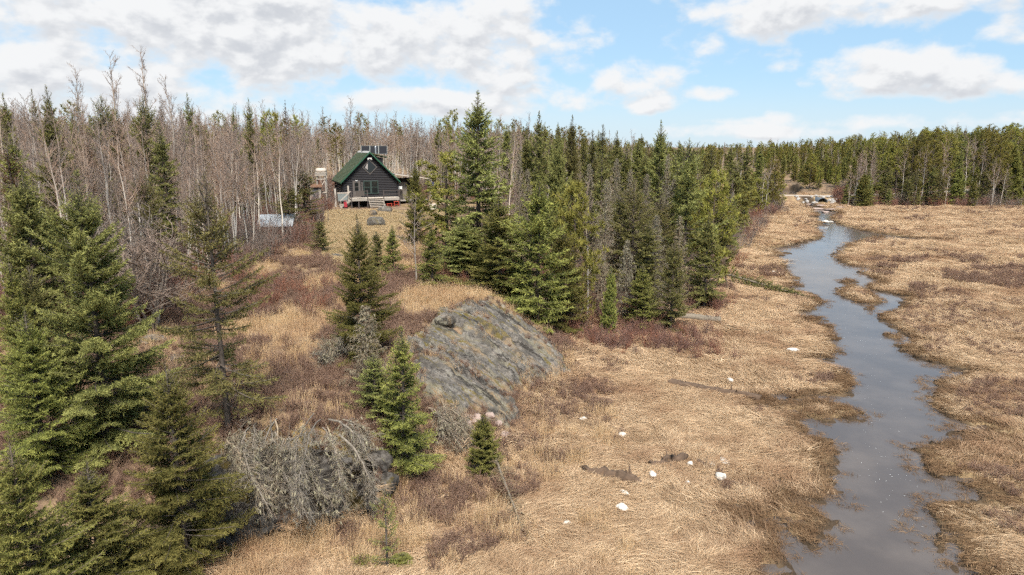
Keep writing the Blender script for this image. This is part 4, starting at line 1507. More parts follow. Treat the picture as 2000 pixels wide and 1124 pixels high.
def marsh_scatter():
    parts = [cloud_pts(52000, -18, 34, 12, 38), cloud_pts(44000, -10, 60, 36, 70), cloud_pts(26000, 8, 112, 68, 152), cloud_pts(2500, 50, 110, 165, 235)]
    scs = [.85, 1.15, 1.9, 2.6]
    P = np.concatenate(parts)
    S = np.concatenate([np.full(len(q), s) for q, s in zip(parts, scs)])
    h = base_h(P)
    r = river_sd(P)
    n = fbm(P[:, 0] * .15, P[:, 1] * .15, 3, 9.0)
    ok = (h < .55 + .3 * n) & (r < -0.05) & (road_d(P) > 5) & ~on_rock(P)
    ok &= sd_poly(P, CLIFFP) < -.05
    ok &= (sd_poly(P, FOREST_F) < 1)
    P, S, r, n = P[ok], S[ok], r[ok], n[ok]
    z = ter(P)
    ok = z > -.14
    P, S, r, n, z = P[ok], S[ok], r[ok], n[ok], z[ok]
    wetm = (r + .8 * fbm(P[:, 0] * .6, P[:, 1] * .6, 2, 3.0) > -1.05) | ((P[:, 0] > 14) & (P[:, 1] < 30) & (rs.rand(len(P)) < .55)) | (n + .5 * perlin(P[:, 0] * .8, P[:, 1] * .8) > .75)
    rot = flow(P) + rs.normal(0, .22, len(P))
    sc = S * rs.uniform(.6, 1.2, len(P)) * (1 + .35 * fbm(P[:, 0] * .6, P[:, 1] * .6, 2, 14.0))
    d = ~wetm
    k = rs.rand(d.sum())
    scatter('marsh_grass', 'flattened straw coloured sedge covering the marsh', MATS_, np.column_stack([P, z + .01])[d], rot[d], sc[d], (k * 5).astype(int))
    e = wetm & (rs.rand(len(P)) < .8)
    # sedge standing in the shallows
    Q = np.concatenate([cloud_pts(9000, 5, 32, 14, 40), cloud_pts(9000, 12, 60, 38, 110)])
    rq = river_sd(Q) + .55 * fbm(Q[:, 0] * .9, Q[:, 1] * .9, 2, 6.0)
    ok2 = (rq > -.3) & (rq < .5 + .5 * (Q[:, 0] > .62 * Q[:, 1])) & (rs.rand(len(Q)) < .55)
    Q = Q[ok2]
    scatter('drowned_sedge', 'sparse brown sedge clumps standing in the shallows', WET_, np.column_stack([Q, np.full(len(Q), -.15)]), rs.uniform(0, 6.28, len(Q)), rs.uniform(.35, .8, len(Q)), rs.randint(0, 4, len(Q)))
    scatter('wet_sedge', 'dark brown wet sedge along the river banks', WET_, np.column_stack([P, z])[e], rot[e], sc[e] * .9, rs.randint(0, 4, e.sum()))


marsh_scatter()


def dome_cover():
    # tufts and heath rooted in the hollows and along the broken edges of the dome
    c0_ = np.concatenate(ROCKP)
    P = rs.uniform(c0_.min(0) - .5, c0_.max(0) + .5, (5200, 2))
    sdm = np.max([sd_poly(P, q) for q in ROCKP], axis=0)
    n_ = fbm((P[:, 0]) * .35, (P[:, 1] + .3 * P[:, 0]) * 1.5, 3, 44.0)
    ok = ((sdm > -.3) & (sdm < .55) & (rs.rand(len(P)) < .35)) | ((sdm > 0) & (n_ > .55) & (rs.rand(len(P)) < .4))
    P = P[ok]
    from mathutils.bvhtree import BVHTree
    bvh = []
    for r_ in ROCKS:
        bvh.append(BVHTree.FromPolygons([v.co + r_.location for v in r_.data.vertices], [tuple(f.vertices) for f in r_.data.polygons]))
    tz = ter(P)
    z = []
    for (x_, y_), g_ in zip(P, tz):
        hits = [b_.ray_cast(Vector((x_, y_, 9.0)), Vector((0, 0, -1)))[0] for b_ in bvh]
        z.append(max([g_] + [h_.z for h_ in hits if h_ is not None]))
    k = rs.rand(len(P)) < .55
    Q = np.column_stack([P, np.array(z) - .03])
    scatter('dome_grass', 'dry grass rooted in the cracks of the granite dome', TALL_, Q[k], rs.uniform(0, 6.28, k.sum()), rs.uniform(.25, .55, k.sum()), rs.randint(0, 4, k.sum()))
    k = ~k
    scatter('dome_heath', 'brown heath rooted along the edges of the granite dome', HEATH_, Q[k], rs.uniform(0, 6.28, k.sum()), rs.uniform(.35, .8, k.sum()), rs.randint(0, 4, k.sum()))


dome_cover()


def upland_scatter():
    P = np.concatenate([cloud_pts(15000, -30, 14, 20, 45), cloud_pts(14000, -40, 14, 44, 80)])
    h = base_h(P)
    n = fbm(P[:, 0] * .16, P[:, 1] * .16, 3, 2.0)
    fl = sd_poly(P, FOREST_L)
    fr = sd_poly(P, FOREST_R)
    yd = sd_poly(P, yard_poly)
    ok = (h > .25) & (fl < 1.0) & (fr < 1.5) & (yd < -.2) & ~on_rock(P) & (sd_poly(P, CLIFFP) < .1)
    P, n, fr, h = P[ok], n[ok], fr[ok], h[ok]
    z = ter(P)
    # grass where it is open, leatherleaf in the brown patches, thin on the near rocky shelf
    thin = sstep(34, 28, P[:, 1])
    gr = (n > 0.0) & (rs.rand(len(P)) > .72 * thin)
    hz = ~gr & (rs.rand(len(P)) < .8)
    scatter('tall_grass', 'pale dry grass standing on the slope below the cabin', TALL_, np.column_stack([P, z])[gr], rs.uniform(0, 6.28, gr.sum()), rs.uniform(.55, 1.0, gr.sum()), rs.randint(0, 4, gr.sum()))
    scatter('leatherleaf', 'low red-brown heath shrubs covering the slope', HEATH_, np.column_stack([P, z])[hz], rs.uniform(0, 6.28, hz.sum()), rs.uniform(.6, 1.35, hz.sum()), rs.randint(0, 4, hz.sum()))
    # heath patches out on the marsh and around the dome
    P = np.concatenate([cloud_pts(9000, -6, 30, 20, 48), cloud_pts(12000, 10, 60, 36, 80), cloud_pts(9000, 30, 110, 70, 150)])
    S = np.where(P[:, 1] < 60, 1.0, 1.7)
    n = fbm(P[:, 0] * .13, P[:, 1] * .13, 3, 21.0)
    h = base_h(P)
    ok = (n > .42 - .40 * ((P[:, 0] > .52 * P[:, 1]) & (P[:, 1] < 80))) & (h < .6) & (river_sd(P) < -1.0) & ~on_rock(P) & (sd_poly(P, FOREST_F) < 0)
    dome = np.min([np.abs(sd_poly(P, q) + .8) for q in ROCKP], axis=0)
    ok |= (dome < 1.0) & (P[:, 1] < 44) & (rs.rand(len(P)) < .8) & (h < 3) & ~on_rock(P)
    P, S = P[ok], S[ok]
    scatter('bog_heath', 'red-brown heath patches scattered over the marsh', HEATH_, np.column_stack([P, ter(P)]), rs.uniform(0, 6.28, len(P)), S * rs.uniform(.35, 1.0, len(P)), rs.randint(0, 4, len(P)))
    P = cloud_pts(70000, -34, -5, 46, 100)
    ok = sd_poly(P, yard_poly) > -.6
    P = P[ok]
    scatter('lawn', 'yellowed mown grass in front of the cabin', YARD_, np.column_stack([P, ter(P)]), rs.uniform(0, 6.28, len(P)), rs.uniform(.8, 1.4, len(P)), rs.randint(0, 2, len(P)))


upland_scatter()


def thickets():
    P = np.concatenate([cloud_pts(9000, -80, 0, 32, 75), cloud_pts(5000, -110, 10, 75, 125), cloud_pts(7000, 2, 62, 40, 165), cloud_pts(4200, 62, 190, 138, 185)])
    fl, fr, ff = sd_poly(P, FOREST_L), sd_poly(P, FOREST_R), sd_poly(P, FOREST_F)
    n = fbm(P[:, 0] * .12, P[:, 1] * .12, 2, 31.0)
    ok = ((fl > -.8 + n) & (rs.rand(len(P)) < .55)) | ((fr > -1.3 + n) & (rs.rand(len(P)) < np.where(fr < 9, .5, .12))) | ((ff > -.6) & (ff < 14) & (rs.rand(len(P)) < .8))
    ok &= (road_d(P) > 4) & (river_sd(P) < -1.5) & ~on_rock(P)
    # the red shrubs on the road bank
    Q = cloud_pts(500, 70, 88, 150, 157)
    Q = Q[(Q[:, 0] > 73) & (sd_poly(Q, FOREST_F) < .5)]
    P = np.concatenate([P[ok], Q])
    z = ter(P)
    red = fbm(P[:, 0] * .1, P[:, 1] * .1, 2, 40.0) + rs.normal(0, .25, len(P))
    ix = np.where(red > -.1, rs.randint(0, 4, len(P)), rs.randint(4, 7, len(P)))
    scatter('undergrowth', 'leafless red-brown brush filling the forest floor', THICK_, np.column_stack([P, z]), rs.uniform(0, 6.28, len(P)), rs.uniform(.55, 1.25, len(P)), ix)
    # clumps of red stems by the dome and the log
    Q = []
    for px, py, k, sp in [(1180, 670, 60, 1.6), (1240, 640, 60, 2.0), (1000, 545, 60, 2.2), (940, 520, 50, 2.2), (1290, 660, 40, 2.0), (1120, 640, 40, 1.2), (1380, 600, 25, 1.2), (860, 545, 30, 1.5), (560, 590, 40, 2.5), (1330, 690, 16, 1.2)]:
        c = T(px, py)
        Q.append(np.array(c[:2]) + rs.normal(0, sp, (k, 2)))
    Q = np.concatenate(Q)
    Q = Q[~on_rock(Q) & (river_sd(Q) < -1)]
    scatter('red_brush', 'bare reddish stems around the granite dome', THICK_, np.column_stack([Q, ter(Q)]), rs.uniform(0, 6.28, len(Q)), rs.uniform(.35, .75, len(Q)), rs.randint(0, 4, len(Q)))


thickets()


def foreground_clumps():
    Q, S = [], []
    for px, py, k, sp in [(850, 1010, 46, .55), (900, 965, 30, .5), (1000, 955, 26, .6), (1085, 905, 24, .5), (830, 960, 26, .4), (690, 1060, 20, .5), (1130, 770, 40, .7), (1060, 810, 40, .6), (1170, 800, 26, .3), (990, 880, 30, .5), (960, 1060, 18, .5), (870, 1080, 22, .5)]:
        c = T(px, py)
        Q.append(np.array(c[:2]) + rs.normal(0, sp, (k, 2)))
    Q = np.concatenate(Q)
    Q = Q[~on_rock(Q) & (river_sd(Q) < -1) & (sd_poly(Q, CLIFFP) < -.1)]
    scatter('low_brush', 'small rusty shrubs dotting the near marsh grass', HEATH_, np.column_stack([Q, ter(Q)]), rs.uniform(0, 6.28, len(Q)), rs.uniform(.7, 1.35, len(Q)), rs.randint(0, 4, len(Q)))
    P = cloud_pts(5200, -9, 9, 15, 34)
    n_ = fbm(P[:, 0] * .4, P[:, 1] * .4, 3, 12.0)
    cd = -sd_poly(P, CLIFFP)
    ok = (((cd > .1) & (cd < 2.2)) | ((n_ > .28) & (P[:, 0] < 5))) & (base_h(P) < .6) & ~on_rock(P) & (rs.rand(len(P)) < .8)
    P = P[ok]
    scatter('standing_grass', 'clumps of standing dry grass at the foot of the rock face', TALL_, np.column_stack([P, ter(P)]), rs.uniform(0, 6.28, len(P)), rs.uniform(.55, 1.05, len(P)), rs.randint(0, 4, len(P)))


foreground_clumps()

# ================================================================ the cabin
def wood(name, col, rough=.8, var=.3, st=(1, 1, 8)):
    return plain(name, col, rough, var, 3.0, stretch=st)


M['log'] = wood('dark_stained_log', (0.018, 0.016, 0.018), .65, .45, (1, 1, 6))
M['green'] = plain('green_trim_paint', (0.024, 0.080, 0.044), .55, .2)
M['grn_frame'] = plain('green_window_frame', (0.040, 0.062, 0.052), .55, .15)
M['taupe'] = plain('taupe_door_paint', (0.105, 0.090, 0.080), .6, .15)
M['oldwood'] = wood('silvered_boards', (0.30, 0.265, 0.225), .85, .3)
M['tan'] = wood('tan_boards', (0.47, 0.40, 0.33), .85, .2)
M['darkwood'] = wood('dark_rail_wood', (0.075, 0.060, 0.055), .75, .3)
M['black'] = plain('black_and_painted_shade', (0.012, 0.011, 0.010), .9)  # plain black parts, and the shade painted in below the deck
M['white'] = plain('white_paint', (0.74, 0.72, 0.68), .6, .1)
M['red'] = plain('red_paint', (0.36, 0.05, 0.028), .6, .2)
M['scarlet'] = plain('scarlet_plastic', (0.28, 0.02, 0.028), .5, .15)
M['steel'] = plain('galvanised_steel', (0.42, 0.43, 0.44), .4, .15, metal=.6)
M['greybox'] = plain('grey_enamel', (0.19, 0.21, 0.20), .5, .2)
m, t, out = new_mat('solar_glass')
pbr(t, out, (0.022, 0.022, 0.025), .8, .05)
M['panelglass'] = m
m, t, out = new_mat('window_glass')
pbr(t, out, (0.012, 0.014, 0.014), .06, .6)
M['glass'] = m
m, t, out = new_mat('roof_shingle')
p = t.ocoord()
n = t.noise(p, 1.1, 4, .6)
n2 = t.noise(t.scaled(p, (3, 4, 3)), 2.2, 3, .7)
c = t.mix(t.smooth(n2, .35, .65), (0.038, 0.052, 0.028), (0.072, 0.088, 0.048))
c = t.mix(t.smooth(n, .48, .68, 0, .55), c, (0.105, 0.085, 0.045))
pbr(t, out, c, .9, .2, bump=t.noise(p, 14, 3), bstr=.5)
M['shingle'] = m

cq = G(725, 403, 5.0)
CAB = empty('cabin', (cq[0], cq[1], g1(cq[0], cq[1])), R(21.6))
tag(CAB, 'black log cabin with steep green shingle roof and front deck', 'cabin')
W2, FL, EV, DEEP = 3.5, 1.05, 3.45, 8.0
PK = EV + W2 - .05


def build_cabin():
    rl = .115
    # log courses: real half rounds on every wall
    def wall(name, pa, pb, z0, ztop, gable=False):
        a, b = np.array(pa, float), np.array(pb, float)
        L = np.linalg.norm(b - a)
        d = (b - a) / L
        nn = np.array([d[1], -d[0]])
        V, F = [], []
        z = z0
        while z < ztop - .02:
            zt = min(z + 2 * rl, ztop)
            i0 = i1 = 0.0
            if gable and zt > EV:
                i0 = i1 = max(0, zt - EV)
                if L - 2 * i0 < .25:
                    break
            pr = []
            for k in range(7):
                an = -math.pi / 2 + math.pi * k / 6
                pr.append((.085 * math.cos(an), (z + zt) / 2 + (zt - z) / 2 * math.sin(an)))
            o = len(V)
            ext = .0 if gable and zt > EV else .16
            for s in (i0 - ext, L - i1 + ext):
                q = a + d * s
                for u, zz in pr:
                    V.append((q[0] + nn[0] * u, q[1] + nn[1] * u, zz))
            for k in range(6):
                F.append((o + k, o + k + 1, o + 7 + k + 1, o + 7 + k))
            F.append(tuple(o + k for k in range(6, -1, -1)))
            F.append(tuple(o + 7 + k for k in range(7)))
            z = zt
        # solid core behind the logs
        o = len(V)
        if gable:
            pts = [(0, z0), (L, z0), (L, EV), (L / 2, PK), (0, EV)]
        else:
            pts = [(0, z0), (L, z0), (L, ztop), (0, ztop)]
        for off in (0.0, -.1):
            for s, zz in pts:
                q = a + d * s + nn * off
                V.append((q[0], q[1], zz))
        k = len(pts)
        F.append(tuple(range(o, o + k)))
        F.append(tuple(range(o + 2 * k - 1, o + k - 1, -1)))
        for j in range(k):
            F.append((o + j, o + k + j, o + k + (j + 1) % k, o + (j + 1) % k))
        link(name, mesh_py(name, V, F, M['log']), CAB)
    wall('front_wall', (-W2, 0), (W2, 0), FL, PK, True)
    wall('side_wall', (-W2, DEEP), (-W2, 0), FL - .5, EV)
    wall('side_wall', (W2, 0), (W2, DEEP), FL - .5, EV)
    wall('rear_wall', (W2, DEEP), (-W2, DEEP), FL, PK, True)
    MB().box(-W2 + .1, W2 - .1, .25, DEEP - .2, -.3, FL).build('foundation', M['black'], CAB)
    # roof: stepped shingle courses on each slope, green barge boards, ridge cap
    ov, th = .45, .05
    for sgn in (-1, 1):
        V, F = [], []
        n = 26
        Ls = (W2 + ov) * math.sqrt(2)
        for k in range(n):
            s0, s1 = Ls * k / n, Ls * (k + 1) / n + .06
            def P(s, lift):
                return (sgn * s / math.sqrt(2) + sgn * lift * .7, PK + .12 - s / math.sqrt(2) + lift * .7)
            o = len(V)
            for y in (-.55, DEEP + .4):
                for s, l in ((s0, .012), (s1, .05), (s1, .02), (s0, 0)):
                    x, z = P(s, l)
                    V.append((x, y, z))
            F += [(o, o + 4, o + 5, o + 1), (o + 1, o + 5, o + 6, o + 2), (o + 3, o + 2, o + 6, o + 7), (o, o + 1, o + 2, o + 3), (o + 7, o + 6, o + 5, o + 4), (o, o + 3, o + 7, o + 4)]
        roof = link('roof', mesh_py('roof', V, F, M['shingle']), CAB)
        for y in (-.60, DEEP + .42):
            mb = MB()
            xe = W2 + ov + .03
            mb.poly([(0, y, PK + .20), (sgn * xe, y, PK + .20 - xe), (sgn * xe, y, PK - .03 - xe), (0, y, PK - .03),
                     (0, y + .05, PK + .20), (sgn * xe, y + .05, PK + .20 - xe), (sgn * xe, y + .05, PK - .03 - xe), (0, y + .05, PK - .03)],
                    [(0, 1, 2, 3), (7, 6, 5, 4), (0, 4, 5, 1), (1, 5, 6, 2), (2, 6, 7, 3)])
            mb.build('barge_board', M['green'], CAB)
        MB().box(sgn * (W2 + ov) - .03, sgn * (W2 + ov) + .03, -.55, DEEP + .4, EV - ov - .12, EV - ov + .05).build('fascia', M['green'], CAB)
        if sgn > 0:
            # shed dormer on the right slope
            dm = link('dormer', None, CAB)
            mb = MB()
            mb.prism([(.6, PK - .75), (2.15, PK - 2.3), (2.15, PK - .72), (.6, PK - .45)], 1.6, 5.4)
            mb.build('dormer_wall', M['log'], dm)
            mb = MB()
            mb.prism([(.2, PK - .06), (2.55, PK - .62), (2.55, PK - .53), (.2, PK + .10)], 1.25, 5.75)
            mb.build('dormer_roof', M['shingle'], dm)
            MB().box(2.56, 2.62, 1.25, 5.75, PK - .69, PK - .50).build('dormer_fascia', M['green'], dm)
            MB().box(2.16, 2.20, 2.4, 4.4, PK - 1.7, PK - .95).build('dormer_window', M['glass'], dm)
    MB().prism([(-.2, PK + .0), (0, PK + .24), (.2, PK + .0), (0, PK + .20)], -.55, DEEP + .4).build('ridge_cap', plain('ridge_flashing', (.40, .37, .34), .6), CAB)
    # diamond window, floodlight
    dw = link('diamond_window', None, CAB)
    zc = 5.02
    r, ri = 1.0, .86
    mb = MB()
    for a, b in (((0, r), (r, 0)), ((r, 0), (0, -r)), ((0, -r), (-r, 0)), ((-r, 0), (0, r))):
        k = ri / r
        mb.poly([(a[0], -.13, zc + a[1]), (b[0], -.13, zc + b[1]), (b[0] * k, -.13, zc + b[1] * k), (a[0] * k, -.13, zc + a[1] * k),
                 (a[0], -.02, zc + a[1]), (b[0], -.02, zc + b[1]), (b[0] * k, -.02, zc + b[1] * k), (a[0] * k, -.02, zc + a[1] * k)], [(0, 3, 2, 1), (0, 1, 5, 4), (3, 7, 6, 2)])
    mb.build('frame', M['taupe'], dw)
    MB().poly([(0, -.095, zc + ri), (ri, -.095, zc), (0, -.095, zc - ri), (-ri, -.095, zc)], [(0, 3, 2, 1)]).build('pane', M['glass'], dw)
    MB().poly([(-.62, -.099, zc - .05), (-.28, -.099, zc - .35), (-.22, -.099, zc + .5), (-.36, -.099, zc + .44)], [(0, 1, 2, 3)]).build('curtain', plain('pale_curtain', (.30, .27, .25)), dw)
    mb = MB()
    mb.box(-.28, .30, -.28, -.10, 6.14, 6.26)
    mb.cyl((-.2, -.2, 6.1), (-.2, -.34, 6.04), .08, .1)
    mb.cyl((.22, -.2, 6.1), (.22, -.34, 6.04), .08, .1)
    mb.build('floodlight', M['white'], CAB)
    # door
    dr = link('door', None, CAB)
    mb = MB()
    x0, x1 = -2.35, -1.35
    mb.box(x0, x0 + .12, -.14, -.05, FL, 3.12)
    mb.box(x1 - .12, x1, -.14, -.05, FL, 3.12)
    mb.box(x0, x1, -.145, -.05, 3.12, 3.25)
    mb.build('door_frame', M['taupe'], dr)
    MB().box(x0 + .12, x1 - .12, -.12, -.06, FL, 3.12).build('door_leaf', M['taupe'], dr)
    MB().box(x0 + .25, x1 - .25, -.135, -.121, 1.95, 2.98).build('pane', M['glass'], dr)
    MB().box(x0 + .25, x1 - .25, -.145, -.136, 2.44, 2.50).build('glazing_bar', M['taupe'], dr)
    mb = MB()
    mb.cyl((x1 - .2, -.20, 2.0), (x1 - .2, -.12, 2.0), .035)
    mb.build('handle', M['steel'], dr)
    MB().box(-1.98, -1.72, -.26, -.12, 3.24, 3.32).build('porch_lamp', M['white'], CAB)
    MB().box(-1.18, -1.05, -.13, -.08, 1.9, 3.1).build('wall_board', M['taupe'], CAB)
    # double window
    for k, xx in enumerate((-.92, .08)):
        wn = link('window', None, CAB)
        mb = MB()
        z0, z1, wd = 1.6, 3.15, .96
        mb.box(xx, xx + .09, -.15, -.06, z0, z1)
        mb.box(xx + wd - .09, xx + wd, -.15, -.06, z0, z1)
        mb.box(xx, xx + wd, -.152, -.06, z1, z1 + .1)
        mb.box(xx - .02, xx + wd + .02, -.18, -.06, z0 - .08, z0)
        mb.box(xx + .09, xx + wd - .09, -.14, -.06, 2.34, 2.40)
        mb.build('frame', M['grn_frame'], wn)
        MB().box(xx + .09, xx + wd - .09, -.12, -.09, 2.4, z1).build('pane', M['glass'], wn)
        MB().box(xx + .09, xx + wd - .09, -.12, -.09, z0, 2.34).build('pane', M['glass'], wn)
    # deck
    dk = link('deck', None, CAB)
    dx0, dx1, dy = -2.95, 3.55, -2.0
    n = 14
    for k in range(n):
        y0 = dy + k * (1.88 / n)
        MB().box(dx0, dx1, y0, y0 + 1.88 / n - .012, FL - .05, FL).build('plank', M['tan'], dk)
    for a, b in ((dx0, -.72), (1.28, dx1)):
        MB().box(a, b, dy - .05, dy - .005, FL - .34, FL - .01).build('skirt_board', M['oldwood'], dk)
    MB().box(-.72, 1.28, dy + .3, dy + .36, FL - .42, FL - .06).build('skirt_board', M['oldwood'], dk)
    MB().box(dx0 + .1, dx1 - .1, -.5, -.4, -.3, FL - .06).build('underdeck_shade_panel', M['black'], dk)  # added black panel standing in for the shade below the deck
    for x in (dx0 + .06, -1.95, -.78, 1.34, dx1 - .08):
        MB().box(x - .07, x + .07, dy + .0, dy + .14, -.3, FL - .055).build('support_post', M['darkwood'], dk)
    rp = [dx0 + .05, -.78, 1.34, dx1 - .05]
    for x in rp:
        MB().box(x - .055, x + .055, dy - .11, dy - .052, FL - .5, FL + 1.05).build('rail_post', M['darkwood'], dk)
    for a, b in ((rp[0], rp[1]), (rp[2], rp[3])):
        MB().box(a + .056, b - .056, dy - .10, dy - .055, FL + .92, FL + 1.0).build('rail', M['darkwood'], dk)
        MB().box(a + .056, b - .056, dy - .10, dy - .055, FL + .42, FL + .5).build('rail', M['darkwood'], dk)
    MB().box(dx1 - .1, dx1 - .04, dy - .05, -.15, FL + .92, FL + 1.0).build('rail', M['darkwood'], dk)
    MB().box(-2.3, -1.2, dy - .2, dy - .11, FL + .35, FL + .95).build('hanging_mat', plain('old_mat', (.085, .07, .06)), dk)
    # front steps
    st = link('front_steps', None, CAB)
    for k in range(5):
        z = FL - .2 * (k + 1)
        y = dy - .06 - .30 * k
        MB().box(-.72, 1.30, y - .29, y, z - .05, z).build('tread', M['tan'], st)
    for x in (-.66, 1.24):
        MB().bar((x, dy + .1, FL - .25), (x, dy - 1.5, -.1), .06, .24).build('stringer', M['oldwood'], st)
    # side steps with rails
    ss = link('side_steps', None, CAB)
    for k in range(5):
        z = FL - .2 * (k + 1)
        x = dx0 - .05 - .27 * k
        MB().box(x - .27, x, dy + .1, dy + 1.1, z - .05, z).build('tread', M['tan'], ss)
    for y in (dy + .05, dy + 1.15):
        MB().bar((dx0, y, FL + .95), (dx0 - 1.35, y, .05 + .75), .05, .09).build('hand_rail', M['tan'], ss)
        MB().bar((dx0 - 1.3, y, -.2), (dx0 - 1.3, y, .85), .07).build('post', M['tan'], ss)
        MB().bar((dx0 + .0, y, FL - .2), (dx0 - 1.4, y, -.1), .05, .22).build('stringer', M['oldwood'], ss)
    # lean-to porch on the right
    lt = link('side_porch', None, CAB)
    x0, x1 = W2 + .25, W2 + 4.6
    rb = MB()
    rb.poly([(x0 - .3, .1, 3.95), (x1, .1, 3.30), (x1, 5.4, 3.30), (x0 - .3, 5.4, 3.95), (x0 - .3, .1, 4.05), (x1, .1, 3.40), (x1, 5.4, 3.40), (x0 - .3, 5.4, 4.05)],
            [(0, 3, 2, 1), (4, 5, 6, 7), (0, 1, 5, 4), (1, 2, 6, 5), (2, 3, 7, 6), (3, 0, 4, 7)])
    rb.build('porch_roof', M['steel'], lt)
    rb = MB()
    rb.poly([(x0 - .3, .06, 3.96), (x1, .06, 3.31), (x1, .06, 3.43), (x0 - .3, .06, 4.08), (x0 - .3, .1, 3.96), (x1, .1, 3.31), (x1, .1, 3.43), (x0 - .3, .1, 4.08)], [(0, 1, 2, 3), (0, 4, 5, 1), (3, 2, 6, 7)])
    rb.build('porch_fascia', M['tan'], lt)
    for x in (x0 + .05, x0 + 2.1, x1 - .1):
        MB().box(x - .06, x + .06, .2, .32, -.3, 3.4).build('porch_post', M['darkwood'], lt)
    MB().box(x0 + .1, x1 - .2, 5.1, 5.2, -.2, 3.3).build('porch_back', M['log'], lt)
    MB().box(x0 + .15, x0 + 1.6, 1.5, 1.6, .6, 2.9).build('porch_screen', plain('tan_screen', (.19, .16, .13)), lt)
    MB().box(x0 - .2, x1 - .2, .3, 5.0, .35, .5).build('porch_floor', M['oldwood'], lt)
    # stove pipe
    mb = MB()
    mb.cyl((1.3, 2.2, PK - .6), (1.3, 2.2, PK + .72), .10)
    mb.cyl((1.3, 2.2, PK + .74), (1.3, 2.2, PK + .84), .15, .08)
    mb.build('stove_pipe', M['steel'], CAB)


def link_empty_patch():
    global link
    base = link

    def link2(name, me, parent=None, mat=None):
        if me is None:
            e = empty(name)
            e.parent = parent
            return e
        return base(name, me, parent, mat)
    link = link2


link_empty_patch()
build_cabin()


def cab(x, y, z=0.0):
    """cabin frame -> world"""
    v = Matrix.Rotation(R(21.6), 4, 'Z') @ Vector((x, y, 0))
    X, Y = CAB.location.x + v.x, CAB.location.y + v.y
    return (X, Y, CAB.location.z + z)


def cabg(x, y):
    X, Y, _ = cab(x, y)
    return (X, Y, g1(X, Y))


# solar array on a rack over the dormer
e = empty('solar_array', cab(1.45, 4.2, PK - .34), R(8))
for k, x in enumerate((-1.75, -.55, .65)):
    q = MB()
    q.poly([(x, 0, .15), (x + 1.14, 0, .15), (x + 1.14, .55, 1.25), (x, .55, 1.25), (x, .04, .13), (x + 1.14, .04, .13), (x + 1.14, .59, 1.23), (x, .59, 1.23)], [(0, 1, 2, 3), (7, 6, 5, 4), (0, 4, 5, 1), (1, 5, 6, 2), (2, 6, 7, 3), (3, 7, 4, 0)])
    pn = q.build('solar_panel', M['panelglass'], e)
    q = MB()
    for a, b in (((x, 0, .15), (x + 1.14, 0, .15)), ((x, .55, 1.25), (x + 1.14, .55, 1.25)), ((x, 0, .15), (x, .55, 1.25)), ((x + 1.14, 0, .15), (x + 1.14, .55, 1.25))):
        q.bar(a, b, .035)
    q.build('frame', M['greybox'], pn)
for x in (-1.5, 0, 1.6):
    MB().bar((x, .62, -.05), (x, .62, 1.2), .05).build('strut', M['steel'], e)
    MB().bar((x, .0, -.05), (x, .62, -.05), .05).build('strut', M['steel'], e)
    MB().bar((x, .0, -.05), (x, .03, .2), .05).build('strut', M['steel'], e)
tag(e, 'dark solar panels on a rack above the cabin dormer', 'solar panel')

# wooden water tower with pale tank
e = empty('water_tower', cabg(-6.2, 1.2), R(10))
for sx in (-1, 1):
    for sy in (-1, 1):
        MB().bar((sx * .62, sy * .62, -.2), (sx * .5, sy * .5, 4.0), .14).build('leg', M['oldwood'], e)
for z0, z1 in ((1.9, 3.5),):
    for s in (-1, 1):
        MB().bar((-.56, s * .6, z0), (.56, s * .56, z1), .10).build('brace', M['tan'], e)
        MB().bar((s * .6, -.56, z0), (s * .56, .56, z1), .10).build('brace', M['oldwood'], e)
for z in (1.85, 3.6):
    for s in (-1, 1):
        MB().bar((-.66, s * .66, z), (.66, s * .66, z), .10).build('cross_beam', M['tan'], e)
for k in range(5):
    mb = MB()
    mb.box(-.72 + .02 * (k % 2), .72 - .03 * (k % 3), -.66, .66, 4.02 + k * .095, 4.09 + k * .095)
    mb.build('deck_board', M['oldwood'] if k % 2 else M['tan'], e)
V, F = [], []
k_ = 20
prof_ = [(.62, 4.50), (.70, 4.54), (.71, 4.68), (.69, 4.86), (.58, 4.95), (.3, 5.0), (.02, 5.01)]
for r, z in prof_:
    V += [(math.cos(2 * math.pi * j / k_) * r, math.sin(2 * math.pi * j / k_) * r * .85, z) for j in range(k_)]
for i in range(len(prof_) - 1):
    for j in range(k_):
        F.append((i * k_ + j, i * k_ + (j + 1) % k_, (i + 1) * k_ + (j + 1) % k_, (i + 1) * k_ + j))
F.append(tuple(range(k_ - 1, -1, -1)))
link('tank', mesh_py('tank', V, F, plain('cream_tank', (.50, .43, .36), .7, .1), True), e)
tag(e, 'wooden lattice tower carrying a cream tank left of the cabin', 'water tower')

# outhouse
e = empty('outhouse', cabg(-7.0, .6), R(14))
for k in range(8):
    MB().box(-.62 + k * .155, -.62 + k * .155 + .148, -.6, -.56, 0, 2.4).build('board', M['oldwood'] if k in (0, 6, 7) else wood('grey_board', (.10, .095, .095)), e)
MB().box(-.60, .60, -.555, .6, 0, 2.38).build('wall', wood('dark_board', (.07, .06, .055)), e)
q = MB()
q.poly([(-.8, -.85, 2.50), (.8, -.85, 2.50), (.8, .8, 2.85), (-.8, .8, 2.85), (-.8, -.85, 2.58), (.8, -.85, 2.58), (.8, .8, 2.93), (-.8, .8, 2.93)], [(0, 3, 2, 1), (4, 5, 6, 7), (0, 1, 5, 4), (1, 2, 6, 5), (2, 3, 7, 6), (3, 0, 4, 7)])
q.build('roof', plain('rusty_roof', (.16, .085, .05), .8, .4), e)
mb = MB()
mb.bar((-.35, -.63, 2.0), (.35, -.63, .5), .12, .04)
mb.build('door_brace', M['oldwood'], e)
tag(e, 'small grey board outhouse with a rusty roof beside the tower', 'outhouse')

